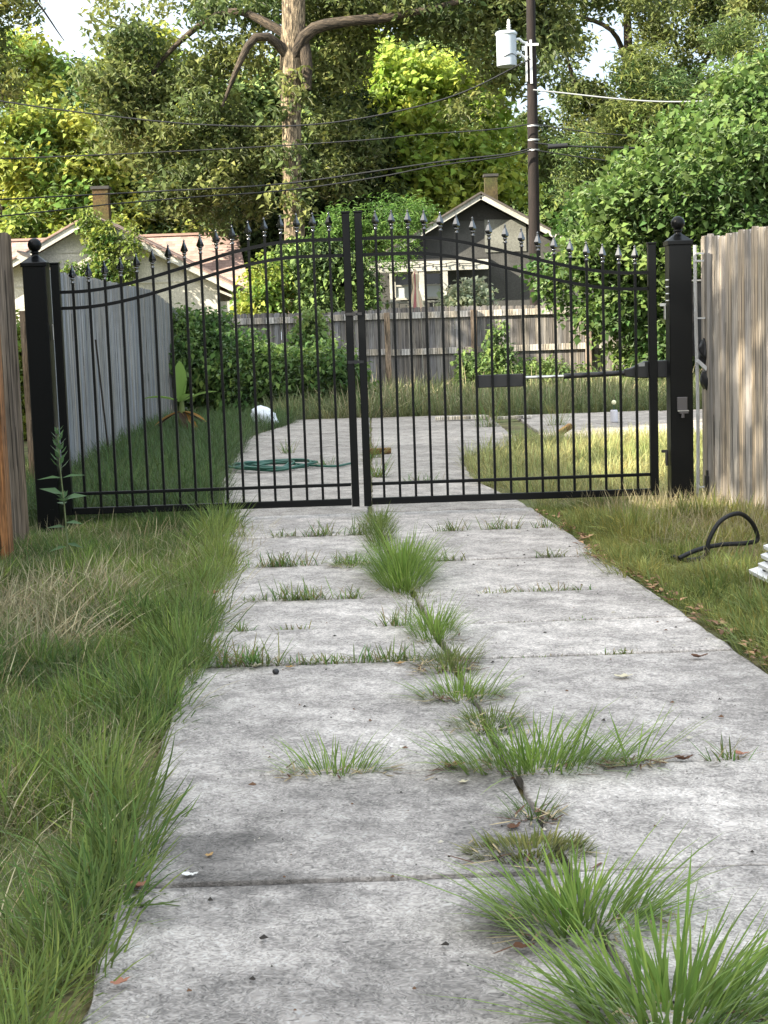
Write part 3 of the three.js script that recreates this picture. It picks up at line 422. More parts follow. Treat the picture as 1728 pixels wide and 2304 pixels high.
tree('holly_tree', 'dense dark evergreen growing behind the pale oak trunk', [-0.6, 0, -48.5], [[[[0, -0.2, 0], [0, 4, 0], [0, 8, 0]], [0.2, 0.15, 0.05]]], BARK_D, 'oak', [[-0.7, 6.2, -48.3, 1.3, 2.5, 1.1, 44, 22, 0.55], [-2.9, 4.6, -48, 2.2, 2.0, 1.2, 46, 20, 0.65]], OAKD[0], OAKD[1], 102, 1, LEAF_O);
tree('maple_tree', 'bright yellow green maple behind the grey gabled house', [1.75, 0, -49.8], [[[[0, -0.2, 0], [0.1, 4, 0], [0, 9, 0]], [0.28, 0.2, 0.05]], [[[0.05, 4, 0], [1.2, 6, 0.5], [2, 8, 0.8]], [0.12, 0.08, 0.03]], [[[0.05, 4.5, 0], [-1.2, 6.5, 0.5], [-1.8, 8.5, 0.8]], [0.12, 0.08, 0.03]]], BARK_D, 'maple', [[1.8, 7.3, -49, 2.3, 2.3, 1.3, 60, 15, 0.65], [0.5, 8.6, -49.2, 1.2, 1.1, 1.2, 14, 15, 0.6], [3.7, 5.8, -49, 1.1, 1.1, 1.0, 14, 14, 0.55], [1.2, 5.2, -48.8, 1.6, 1.0, 1.0, 20, 14, 0.55]], MAPLE[0], MAPLE[1], 103, 1);
tree('gum_tree', 'sunlit yellow green tree with dark forked trunks behind the pale house', [-12.4, 0, -57], [[[[0, -0.2, 0], [0.2, 4, 0], [0.6, 8.5, 0], [0.2, 11, 0]], [0.25, 0.18, 0.11, 0.04]], [[[-0.9, -0.2, 0.4], [-0.8, 4.5, 0.4], [-1.2, 9, 0.2]], [0.2, 0.15, 0.05]], [[[0.2, 6, 0], [1.5, 6.6, 0.6], [2.6, 6.2, 1]], [0.09, 0.06, 0.02]]], BARK_D, 'maple', [[-12.6, 8.2, -56.5, 2.4, 2.3, 2, 40, 18, 0.7], [-10.8, 6.6, -56, 1.8, 1.0, 1.4, 18, 18, 0.6], [-13, 11.2, -57, 1.8, 1.2, 1.6, 16, 16, 0.6], [-10.9, 5.0, -55, 2.6, 0.8, 1.2, 20, 16, 0.5]], YEL[0], YEL[1], 104, 1);
tree('elm_tree', 'rounded light green tree crown under the open sky, left of the oak', [-8.8, 0, -60], [[[[0, -0.2, 0], [0, 5, 0], [0.2, 11, 0]], [0.25, 0.2, 0.05]]], BARK_D, 'maple', [[-8.6, 10.0, -59.5, 1.9, 2.2, 1.8, 40, 20, 0.7], [-7.6, 8.2, -59, 2.3, 1.6, 1.8, 30, 20, 0.7], [-9.6, 7.8, -59.5, 1.6, 1.8, 1.5, 22, 20, 0.7]], YEL[0], YEL[1], 105, 1);
tree('pine_tree', 'blue green tree crown behind the sunlit gum tree', [-12.4, 0, -66], [[[[0, -0.2, 0], [0, 6, 0], [0, 13, 0]], [0.28, 0.2, 0.05]]], BARK_D, 'oak', [[-12.5, 10.6, -65.5, 3.0, 2.4, 2, 46, 22, 0.8], [-11.5, 7, -65, 4, 2.5, 2, 60, 20, 0.9]], BLUE[0], BLUE[1], 106, 1.15, LEAF_O);
tree('hanging_tree', 'dark tree with thin hanging branches against the sky by the left edge', [-13.6, 0, -48], [[[[0, -0.2, 0], [0.2, 6, 0], [0.6, 12, 0]], [0.3, 0.2, 0.1]], [[[0.6, 11, 0], [2.2, 12.2, 0.3], [3.6, 11.6, 0.5], [4.6, 10.2, 0.5]], [0.1, 0.07, 0.04, 0.015]], [[[0.5, 10, 0], [1.6, 10.6, 0.3], [2.4, 9.6, 0.4], [2.7, 8.4, 0.4]], [0.08, 0.05, 0.015]]], BARK_D, 'oak', [[-12.6, 11.4, -47.8, 2.2, 1.0, 1.6, 22, 14, 0.55], [-10.6, 11.6, -47.6, 1.4, 0.7, 1, 8, 10, 0.5], [-11.4, 9.4, -47.6, 0.8, 1.1, 0.8, 9, 10, 0.45]], OAK[0], OAK[1], 107, 0.95);
tree('ash_tree', 'open dark crowned tree with sky gaps behind the utility pole', [8.6, 0, -52], [[[[0, -0.2, 0], [0, 5, 0], [-0.2, 12, 0]], [0.32, 0.24, 0.1]], [[[0, 6.5, 0], [-1.6, 8.2, 0.6], [-2.6, 10.8, 1]], [0.15, 0.1, 0.03]], [[[0, 7, 0], [1.8, 9, 0.4], [3.2, 11, 0.6]], [0.14, 0.1, 0.03]], [[[-0.1, 9, 0], [-0.8, 10.6, 0.8], [-3.6, 11.4, 1.2]], [0.1, 0.07, 0.03]]], BARK_D, 'oak', [[8.4, 10.6, -51.5, 4.4, 2.3, 2, 46, 13, 0.6], [6.3, 7.4, -51.6, 1.6, 1.5, 1.2, 20, 14, 0.55], [9.2, 7.6, -51.6, 2.4, 1.5, 1.4, 24, 14, 0.55], [11.8, 11.2, -50, 1.5, 1.6, 1.3, 22, 18, 0.6], [8, 13.4, -52, 5, 1.4, 3, 40, 16, 0.8]], OAK[0], OAK[1], 108, 0.95);
tree('mulberry_tree', 'broad leaved tree with large glossy leaves hanging over the back fence', [6.6, 0, -30.5], [[[[0, -0.2, 0], [0.1, 2, 0], [-0.1, 4.6, 0]], [0.16, 0.12, 0.05]], [[[0.05, 1.6, 0], [-1.0, 3, 0.3], [-2.2, 3.6, 0.6]], [0.08, 0.05, 0.02]], [[[0.05, 2, 0], [1.2, 3.6, 0.4], [1.8, 4.8, 0.4]], [0.08, 0.05, 0.02]]], BARK_D, 'big', [
  [6.9, 4.2, -29.6, 1.9, 1.2, 1.3, 66, 16, 0.5], [5.3, 3.6, -30.2, 1.2, 0.9, 1.0, 34, 16, 0.45], [4.4, 3.0, -30.8, 0.9, 0.7, 0.8, 20, 16, 0.4], [4.9, 2.0, -31.2, 0.85, 0.9, 0.8, 28, 16, 0.4], [3.8, 2.35, -31.6, 0.5, 0.35, 0.4, 5, 10, 0.28], [5.7, 0.9, -31.2, 1.1, 0.8, 0.9, 20, 16, 0.4], [7.0, 2.2, -30, 1.6, 1.2, 1.3, 36, 16, 0.5], [9.0, 4.0, -29.5, 1.4, 1.8, 1.3, 40, 14, 0.55], [7.4, 5.5, -29.8, 0.9, 0.5, 0.7, 10, 14, 0.4], [5.9, 4.7, -30.2, 0.5, 0.5, 0.5, 6, 12, 0.35], [8.5, 6.1, -30, 0.9, 0.7, 0.8, 12, 14, 0.45]], MUL[0], MUL[1], 109, 0.85);
tree('locust_tree', 'feathery olive green tree top standing above the broad leaved tree', [6.2, 0, -36.5], [[[[0, -0.2, 0], [0, 3, 0], [0, 6.6, 0]], [0.14, 0.1, 0.03]]], BARK_D, 'fern', [[6.3, 6.1, -36, 0.7, 1.3, 0.7, 20, 20, 0.45], [7.9, 5.9, -36.4, 1.2, 1.1, 0.9, 24, 20, 0.45], [5.3, 4.9, -36.4, 0.9, 0.7, 0.7, 14, 20, 0.45], [8.9, 7.4, -37, 0.7, 1.1, 0.7, 12, 18, 0.45]], MID[0], C(0.2, 0.24, 0.06), 110, 1);
tree('mimosa_tree', 'low feathery light green tree beside the roof of the grey house', [-0.9, 0, -39.6], [[[[0, -0.2, 0], [0.1, 2, 0], [0.3, 4.2, 0]], [0.09, 0.06, 0.02]], [[[0.1, 2, 0], [0.9, 3.4, 0.2], [1.6, 4.3, 0.3]], [0.05, 0.03, 0.01]]], BARK_D, 'fern', [[-1.2, 3.8, -39.3, 0.6, 0.4, 0.5, 6, 9, 0.4], [0.0, 4.1, -39.2, 0.7, 0.3, 0.5, 7, 8, 0.36], [0.8, 4.1, -39.0, 0.5, 0.3, 0.4, 5, 7, 0.3], [-1.0, 2.9, -39.6, 0.8, 0.6, 0.6, 10, 12, 0.4], [0.6, 3.4, -38.8, 0.35, 0.3, 0.3, 4, 6, 0.26]], FERN[0], FERN[1], 111, 0.9);
tree('privet_shrub', 'sunlit yellow green shrub just behind the back fence by the pale house', [-3.0, 0, -38.5], [[[[0, -0.1, 0], [0, 1.4, 0], [0.1, 2.6, 0]], [0.06, 0.05, 0.02]]], BARK_D, 'bush', [[-3.1, 1.9, -38.4, 0.3, 0.4, 0.3, 10, 14, 0.28], [-2.6, 2.5, -38.6, 0.55, 0.7, 0.4, 16, 14, 0.3]], YEL[0], YEL[1], 112, 1);
tree('laurel_shrub', 'dark leafy shrub filling the gap behind the meeting gate stiles', [-1.2, 0, -38.6], [[[[0, -0.1, 0], [0, 1.4, 0], [0.1, 2.6, 0]], [0.06, 0.05, 0.02]]], BARK_D, 'bush', [[-1.0, 2.4, -38.4, 0.85, 1.1, 0.6, 44, 22, 0.4], [-1.9, 2.9, -39.6, 0.5, 0.9, 0.5, 14, 16, 0.35]], OAKD[0], MUL[1], 113, 1, LEAF_O);
tree('porch_shrub', 'pale leaved shrub in front of the grey house wall', [2.4, 0, -40.6], [[[[0, -0.1, 0], [0, 1, 0], [0, 1.8, 0]], [0.04, 0.03, 0.01]]], BARK_D, 'bush', [[2.35, 2.1, -40.5, 0.55, 0.36, 0.4, 14, 14, 0.28]], C(0.3, 0.36, 0.22), C(0.5, 0.5, 0.36), 114, 1);
tree('thicket_tree', 'mid green tree standing behind the utility pole and grey roof', [4.9, 0, -57], [[[[0, -0.2, 0], [0, 4, 0], [0, 8, 0]], [0.2, 0.15, 0.05]]], BARK_D, 'maple', [[4.9, 6, -56.5, 2.2, 2.2, 1.5, 40, 18, 0.7], [8.5, 5, -56, 3, 2, 1.5, 40, 18, 0.8]], MID[0], MID[1], 115, 1);
tree('birch_tree', 'mid green crown between the elm and the oak', [-5.2, 0, -58], [[[[0, -0.2, 0], [0, 4, 0], [0, 9, 0]], [0.2, 0.15, 0.05]]], BARK_D, 'maple', [[-5.6, 6.4, -57.5, 2.8, 2.4, 1.5, 60, 20, 0.8], [-8.4, 5.2, -57, 2.4, 1.3, 1.2, 34, 20, 0.7]], MID[0], YEL[1], 116, 1);
tree('poplar_tree', 'tall mid green tree filling the view behind the oak limbs', [-0.6, 0, -63], [[[[0, -0.2, 0], [0, 6, 0], [0, 13, 0]], [0.3, 0.2, 0.06]]], BARK_D, 'maple', [[-1.6, 10.8, -62.5, 2.6, 2.6, 1.6, 44, 15, 0.8], [2.6, 11.6, -62.8, 3.0, 2.2, 1.6, 44, 15, 0.8], [-4.6, 9.6, -63, 1.8, 2.2, 1.4, 26, 15, 0.75], [-1.5, 7.5, -63, 3, 1.8, 1.4, 34, 15, 0.8], [-1.2, 14.5, -63, 4, 2, 1.6, 24, 14, 0.9]], C(0.08, 0.14, 0.045), C(0.24, 0.30, 0.08), 118, 1.15, LEAF_O);
tree('boundary_shrub', 'sunlit shrub glimpsed through the gap beside the left gate post', [-5.9, 0, -24.5], [[[[0, -0.1, 0], [0, 0.8, 0], [0.1, 1.6, 0]], [0.05, 0.03, 0.01]]], BARK_D, 'bush', [[-5.9, 0.95, -24.4, 0.7, 0.8, 0.6, 40, 16, 0.3]], YEL[0], YEL[1], 117, 1);
{ // far wood that reads as one mass
  const L = []; const w = named(crown(null, 'maple', Array.from({ length: 15 }, (_, i) => [-30 + i * 4.4, 4.6 + Math.sin(i * 2.1) * 0.9, -76 + Math.cos(i * 1.7) * 2.5, 3.2, 4.0, 2, 44, 16, 1.1]), MID[0], MID[1], 130, 1.7, LEAF_O), 'distant_wood');
  tag(w, 'far green wood closing the view behind the houses and trees', 'woodland', null, 'stuff'); scene.add(w);
}
// trees added out of frame, placed to shade the yard around a sunny gap
for (const [l, p, blobs, s] of [
  ['tall tree added for shade over the added house, out of the picture', [-15.5, 0, -3], [[-10.5, 10.4, -2.2, 4.6, 2.8, 4.4, 84, 13, 0.8]], 201],
  ['tree added for shade beyond the side fence, out of the picture', [-11, 0, -20.5], [[-10.4, 6.6, -20.6, 3.3, 2.8, 2.8, 90, 24, 0.9], [-9.5, 3.2, -19.6, 2, 1.5, 2, 30, 20, 0.7]], 202],
  ['tree added for shade near the pale house, out of the picture', [-14, 0, -29], [[-13.0, 7.2, -28.5, 3.6, 3.2, 4.2, 100, 24, 1.0]], 203],
  ['small tree added for shade beside the gate, out of the picture', [-6.6, 0, -12.9], [[-6.8, 3.6, -12.8, 1.6, 1.8, 1.7, 60, 18, 0.55], [-7.0, 4.0, -15.4, 1.5, 1.8, 1.5, 50, 18, 0.55]], 204],
  ['rounded tree added for shade behind the side fence, out of the picture', [-9.0, 0, -18.4], [[-8.8, 6.2, -18.3, 2.0, 2.5, 1.9, 76, 20, 0.65]], 205]])
  tree('added_shade_tree', l, p, [[[[0, -0.2, 0], [0.3, p[0] > -9.5 ? 1.5 : 3, 0], [blobs[0][0] - p[0], blobs[0][1], blobs[0][2] - p[2]]], [p[0] > -9.5 ? 0.1 : 0.3, 0.2, 0.06]]], BARK_D, 'oak', blobs, OAK[0], OAK[1], s, 1.1, LEAF_O);

// ---------------------------------------------------------------- shrubs and plants in the yard
function plantCrown(name, label, cat, base, kind, blobs, c0, c1, seed, scale, stems) {
  const t = thing(name, label, cat, base); stems.forEach((s, i) => part(t, 'stem', limb(s.map(p => V(...p)), [0.018, 0.006], 6, seed + i), BARK_D)); const c = crown(t, kind, blobs, c0, c1, seed, scale); c.name = 'foliage'; return t;
}
plantCrown('yard_bush', 'dense dark green bush where the side and back fences meet', 'bush', [-2.3, -0.03, -29.6], 'bush', [[-0.9, 0.95, 0, 0.85, 0.75, 0.9, 66, 18, 0.3], [0.2, 0.62, 0.5, 1.1, 0.6, 0.7, 76, 18, 0.28], [1.2, 0.55, 0.4, 0.75, 0.55, 0.6, 44, 18, 0.26], [-1.1, 1.45, -0.2, 0.5, 0.4, 0.5, 12, 14, 0.25]], MUL[0], MUL[1], 301, 0.8, [[[0, 0, 0], [-0.6, 0.8, 0], [-0.9, 1.5, 0]], [[0, 0, 0], [0.5, 0.6, 0.1], [1.1, 0.9, 0.2]], [[0, 0, 0], [0.1, 0.7, 0.1], [0.1, 1.1, 0]]]);
plantCrown('tall_sapling', 'tall sapling with pale yellow leaves in front of the back fence', 'sapling', [-1.35, -0.03, -31.4], 'bush', [[0.02, 1.45, 0, 0.24, 0.42, 0.2, 12, 12, 0.16], [-0.2, 0.9, 0, 0.2, 0.3, 0.2, 8, 10, 0.16]], C(0.14, 0.24, 0.06), C(0.26, 0.33, 0.10), 302, 0.75, [[[0, 0, 0], [0.02, 1, 0], [0.0, 1.8, 0]], [[0, 0.2, 0], [-0.2, 0.7, 0], [-0.25, 1.1, 0]]]);
plantCrown('fence_weed', 'leafy green weeds standing before the back fence post', 'weed', [2.35, -0.03, -31.6], 'bush', [[-0.1, 0.55, 0, 0.55, 0.35, 0.3, 24, 12, 0.18], [0.9, 0.5, 0.1, 0.6, 0.28, 0.3, 22, 12, 0.18], [0.05, 1.1, 0, 0.12, 0.3, 0.12, 6, 8, 0.12]], MID[0], MID[1], 303, 0.7, [[[0, 0, 0], [0, 0.7, 0], [0.05, 1.3, 0]], [[0.2, 0, 0], [0.8, 0.3, 0], [1.1, 0.6, 0]]]);
plantCrown('roof_vine', 'leafy vine climbing over the gable of the pale house', 'vine', [-7.3, 0, -41.4], 'bush', [[0.12, 3.95, 0, 0.3, 0.5, 0.12, 12, 11, 0.2], [0.3, 3.15, 0.1, 0.5, 0.36, 0.18, 17, 12, 0.22], [-0.55, 3.2, 0.1, 0.35, 0.25, 0.15, 5, 9, 0.16], [-0.2, 4.6, -0.1, 0.3, 0.2, 0.15, 4, 8, 0.16], [1.0, 4.0, 0.2, 0.1, 0.4, 0.08, 5, 5, 0.12]], C(0.07, 0.15, 0.03), C(0.24, 0.28, 0.05), 304, 0.85, [[[0.2, 1.6, 0], [0.1, 3, 0], [0, 4.7, 0]], [[0.2, 2, 0], [0.6, 3.2, 0], [0.95, 4.4, 0]]]);
{ // banana plant
  const b = thing('banana_plant', 'young banana plant with broad pale green leaves beside the side fence', 'plant', [-2.92, -0.03, -22.8]);
  const mat = leafMat({ vertexColors: false, color: C(0.2, 0.32, 0.07) });
  const bl = (len, w, yaw, lean, curl) => { const pos = [], idx = [], N = 10; for (let i = 0; i <= N; i++) { const t = i / N, ww = w * Math.pow(Math.sin(Math.PI * (0.06 + 0.94 * t)), 0.7) * (t > 0.9 ? 0.8 : 1), h = len * (t * Math.cos(lean) - curl * t * t), o = len * t * Math.sin(lean); for (const s of [-1, -0.5, 0, 0.5, 1]) { const x = s * ww, y = h + Math.abs(s) * ww * 0.4; pos.push(x * Math.cos(yaw) + o * Math.sin(yaw), y, -x * Math.sin(yaw) + o * Math.cos(yaw)); } } for (let i = 0; i < N; i++) for (let k = 0; k < 4; k++) { const a = i * 5 + k; idx.push(a, a + 1, a + 5, a + 1, a + 6, a + 5); } const g = new THREE.BufferGeometry(); g.setAttribute('position', new THREE.Float32BufferAttribute(pos, 3)); g.setIndex(idx); g.computeVertexNormals(); return g; };
  part(b, 'stalk', limb([V(0, 0, 0), V(0.01, 0.3, 0), V(0.02, 0.62, 0)], [0.07, 0.05, 0.03], 10, 3), std({ color: C(0.14, 0.18, 0.05), roughness: 0.7 }));
  for (const [l, w, ya, le, cu] of [[0.62, 0.10, 0.3, 0.12, 0.0], [0.5, 0.085, 2.4, 0.2, 0.0], [0.62, 0.075, -1.5, 1.15, 0.30], [0.62, 0.075, 1.55, 1.1, 0.22], [0.5, 0.07, 0.6, 1.0, 0.3]]) part(b, 'leaf', bl(l, w, ya, le, cu).translate(0, 0.55, 0), mat);
  const dm = leafMat({ vertexColors: false, color: C(0.34, 0.17, 0.03) }), dk = leafMat({ vertexColors: false, color: C(0.05, 0.025, 0.012) });
  for (const [ya, m, le] of [[-1.3, dm, 1.8], [1.2, dm, 1.7], [1.7, dk, 1.9], [-1.8, dk, 1.9], [0.3, dk, 2.0], [0.9, dm, 2.1]]) { const q = part(b, 'dry_leaf', bl(0.42, 0.06, ya, le, 0.25), m); q.position.y = 0.42; }
}
{ // tall weed before the left gate post
  const w = thing('tall_weed', 'tall broad leaved weed growing in front of the left gate post', 'weed', [-2.13, -0.03, -10.3]), o = { pos: [], col: [], idx: [] }, r = rngOf(41);
  part(w, 'stem', limb([V(0, 0, 0), V(0.01, 0.35, 0), V(-0.01, 0.7, 0), V(-0.01, 1.0, 0)], [0.007, 0.006, 0.004, 0.003], 7, 2, 0.05), std({ color: C(0.16, 0.2, 0.09), roughness: 0.8 }));
  const c = () => { const k = 0.8 + r() * 0.4; return [0.10 * k, 0.19 * k, 0.075 * k]; };
  for (const [y, yaw, len, wid, dy] of [[0.52, 0.2, 0.17, 0.10, 0.15], [0.55, 2.9, 0.16, 0.10, 0.35], [0.50, 1.4, 0.15, 0.09, 0.3], [0.48, 4.3, 0.13, 0.07, 0.1], [0.66, 3.1, 0.17, 0.045, 0.0], [0.66, -0.1, 0.16, 0.045, 0.12], [0.36, 0.4, 0.14, 0.06, 0.0], [0.33, 3.4, 0.14, 0.06, 0.0], [0.22, 0.3, 0.13, 0.05, -0.2], [0.2, 2.8, 0.12, 0.05, -0.2]]) for (const q of [0]) addLeaf(o, V(0, y, 0), V(Math.cos(yaw), dy, Math.sin(yaw)).normalize(), V(0.1, 1, 0.3), len, wid, 0.06, c());
  for (let i = 0; i < 22; i++) { const y = 0.72 + i * 0.012, a = i * 2.4; addLeaf(o, V(-0.01, y, 0), V(Math.cos(a), 0.9, Math.sin(a)).normalize(), V(Math.cos(a), 0.2, Math.sin(a)), 0.10 - i * 0.002, 0.03, 0.05, c()); }
  for (let i = 0; i < 9; i++) { const a = i * 2.2; addLeaf(o, V(0, 0.5 + (i % 3) * 0.01, 0), V(Math.cos(a), 0.9, Math.sin(a)).normalize(), V(0, 1, 0.2), 0.08, 0.03, 0.05, c()); }
  part(w, 'foliage', meshOf(o.pos, o.col, o.idx), LEAF);
}

// ---------------------------------------------------------------- grass
function addBlade(o, x, y, z, yaw, len, w, lean, curl, c, kink = 0) {
  const b = o.pos.length / 3, cx = Math.cos(yaw), cz = Math.sin(yaw), T = [0, 0.4, 0.75, 1], Wd = [0.8, 1, 0.7, 0];
  for (let i = 0; i < 4; i++) { const t = T[i], out = len * (lean * t + curl * t * t), up = len * Math.max(0.02 * t, t * Math.sqrt(Math.max(0.002, 1 - lean * lean)) - curl * 0.55 * t * t), ww = w * Wd[i] / 2, px = x + cx * out, pz = z + cz * out + kink * t * len; if (i < 3) { o.pos.push(px - cz * ww, y + up, pz + cx * ww, px + cz * ww, y + up, pz - cx * ww); o.col.push(...c, ...c); } else { o.pos.push(px, y + up, pz); o.col.push(...c); } }
  o.idx.push(b, b + 1, b + 2, b + 1, b + 3, b + 2, b + 2, b + 3, b + 4, b + 3, b + 5, b + 4, b + 4, b + 5, b + 6);
}
function tuftGeo(seed, n, R, h, w, vary = 0.3, lean = 0.5, curl = 0.55) {
  const r = rngOf(seed), o = { pos: [], col: [], idx: [] };
  for (let i = 0; i < n; i++) { const a = r() * 6.28, q = Math.sqrt(r()) * R, k = 1 + (r() - 0.5) * 2 * vary, y = (r() - 0.5) * 0.35; addBlade(o, Math.cos(a) * q, 0, Math.sin(a) * q, a + (r() - 0.5) * 2.4, h * (0.45 + r() * 0.75), w * (0.7 + r() * 0.6), r() * lean, r() * curl, [k * (1 + y), k, k * (1 - y * 0.5)]); }
  return meshOf(o.pos, o.col, o.idx);
}
const TUFT = { lush: tuftGeo(11, 18, 0.10, 0.27, 0.0072, 0.45, 0.75, 1.0), fine: tuftGeo(15, 22, 0.12, 0.24, 0.0038, 0.5, 0.85, 1.1), lawn: tuftGeo(12, 20, 0.10, 0.15, 0.0052, 0.45, 0.8, 0.9), thin: tuftGeo(13, 12, 0.09, 0.20, 0.0030, 0.35, 0.95, 0.8), tall: tuftGeo(14, 18, 0.14, 0.42, 0.008, 0.45, 0.7, 0.9) };
function sow(name, label, kind, n, seed, at, c0, c1, mat = GRASS, s0 = 0.7, s1 = 1.25) {   // at(r) -> [x, depth, lean x, scale] or null
  const r = rngOf(seed), L = []; let guard = 0;
  while (L.length < n && guard++ < n * 12) { const p = at(r); if (!p) continue; const k = clamp(fbm(p[0] * 1.7 + 40, p[1] * 1.7, 77) * 1.5 - 0.25 + (r() - 0.5) * 0.6, 0, 1), s = (s0 + r() * (s1 - s0)) * (p[3] ?? 1); L.push([p[0], -0.045, -p[1], s, (r() - 0.5) * 0.35, r() * 6.28, (p[2] ?? 0) + (r() - 0.5) * 0.35, c0.clone().lerp(c1, k)]); }
  const m = instances(null, name, TUFT[kind], mat, L); named(m, name); tag(m, label, 'grass', null, 'stuff'); scene.add(m); return m;
}
const G1 = C(0.085, 0.15, 0.035), G2 = C(0.20, 0.265, 0.07), GY = C(0.20, 0.23, 0.07), STRAW = C(0.33, 0.27, 0.15), STRAW2 = C(0.42, 0.36, 0.22), GD = C(0.07, 0.115, 0.04);
const edgeL = d => XL(d) - lerp(0.09, 0.02, sstep(4, 8, d)) + 0.13 * (fbm(d * 2.1, 3, 9) - 0.5) * 2 + 0.05 * (vnoise(d * 9, 1, 19) - 0.5) * 2;
const lawnL = (r, e) => { const d = 2.5 + Math.pow(r(), 0.62) * 10.4, x = edgeL(d) - Math.pow(r(), e) * (3.3 - 0.04 * d), p = fbm(x * 1.9, d * 1.9, 31); return [x, d, (r() - 0.5) * 0.5, (0.30 + 0.95 * p * p * 1.6) * lerp(1, 0.6, sstep(9, 11.8, d)) * lerp(0.7, 1, sstep(0, 0.5, edgeL(d) - x))]; };
sow('lawn_grass', 'long broad bladed grass on the lawn left of the driveway', 'lush', 4300, 501, r => lawnL(r, 1.1), C(0.06, 0.12, 0.026), C(0.25, 0.33, 0.07));
sow('lawn_grass', 'fine bladed grass mixed through the lawn left of the driveway', 'fine', 4300, 511, r => lawnL(r, 1.0), C(0.08, 0.135, 0.033), C(0.31, 0.33, 0.10));
sow('lawn_grass', 'grass leaning over the left edge of the driveway', 'lush', 620, 502, r => { const d = 2.5 + r() * 10.2, k = fbm(d * 1.9, 5, 31); return k < 0.38 ? null : [edgeL(d) + 0.05 - r() * 0.14, d, -0.3 - r() * 0.6, 0.35 + 0.8 * k * k * 1.6]; }, C(0.10, 0.17, 0.04), C(0.28, 0.33, 0.08));
sow('dry_grass', 'pale dry straw tangled in the left lawn', 'thin', 1500, 503, r => { const a = r() * 6.28, q = Math.sqrt(r()); return r() < 0.34 ? [-2.15 + Math.cos(a) * q * 0.7, 8.5 + Math.sin(a) * q * 1.3, (r() - 0.5) * 1.6, 1.3] : [-0.95 - r() * 2.3, 2.8 + r() * 9.6, (r() - 0.5) * 1.4, 0.95]; }, STRAW, STRAW2, DRY);
const edgeR = d => XR(d) + 0.16 * (fbm(d * 2.1, 13, 9) - 0.5) * 2 + 0.02, xFence = d => 2.65 + (13.15 - d) * 0.1357;
sow('lawn_grass', 'short yellowish grass right of the driveway before the pale fence', 'lawn', 6400, 504, r => { const d = 4.6 + Math.sqrt(r()) * 8.4, x = edgeR(d) + r() * (xFence(d) - edgeR(d) - 0.02), p = fbm(x * 2.2, d * 2.2, 32); return [x, d, (r() - 0.5) * 0.5, 0.4 + 1.7 * p * p]; }, C(0.17, 0.24, 0.055), C(0.47, 0.45, 0.14));
sow('dry_grass', 'dry stems in the lawn beside the pale fence', 'thin', 1500, 505, r => { const d = 5 + Math.sqrt(r()) * 8, x = lerp(edgeR(d), xFence(d), 0.15 + 0.85 * Math.pow(r(), 0.6)); return [x, d, (r() - 0.5) * 0.9, 0.8 + r() * 0.4]; }, STRAW, STRAW2, DRY);
sow('yard_grass', 'dark green grass along the side fence behind the gate', 'tall', 1900, 506, r => { const d = 13.0 + r() * 14, x0 = Math.max(XF(Math.max(d, 15.8)) + 0.05, -4), x = lerp(x0, BL(d) - 0.02, r()); return [x, d, 0, 0.6 + 0.35 * fbm(x * 2, d * 2, 33)]; }, GD, C(0.10, 0.155, 0.045));
sow('yard_grass', 'dry yellow grass in the sunny patch behind the right gate leaf', 'tall', 1900, 507, r => { const d = 13.0 + r() * 7.5, x = BR(d) + 0.04 + Math.pow(r(), 0.9) * (4.6 - BR(d)); return d > 20.2 && x > 2.1 ? null : [x, d, 0, 0.42 + 0.3 * fbm(x * 2, d * 2, 34)]; }, C(0.2, 0.25, 0.07), C(0.45, 0.42, 0.18));
sow('yard_grass', 'tall grass growing along the back fence', 'tall', 2600, 508, r => { const d = 25.7 + r() * 7.1, x = -1.9 + r() * 10.6; return d < 26.5 && x < 1.8 ? null : [x, d, 0, 0.8 + 0.7 * fbm(x * 1.4, d * 1.4, 35)]; }, C(0.10, 0.15, 0.05), C(0.28, 0.29, 0.13));
sow('dry_grass', 'dry seed heads in the tall grass by the back fence', 'thin', 700, 509, r => { const d = 26.5 + r() * 6, x = -1.2 + r() * 8; return [x, d, (r() - 0.5) * 0.5, 2.0 + r() * 1.2]; }, STRAW, STRAW2, DRY);
sow('neighbour_grass', 'grass beyond the side fence', 'tall', 900, 510, r => [-3.3 - r() * 6, 10.5 + r() * 8, 0, 0.8], GD, G2);
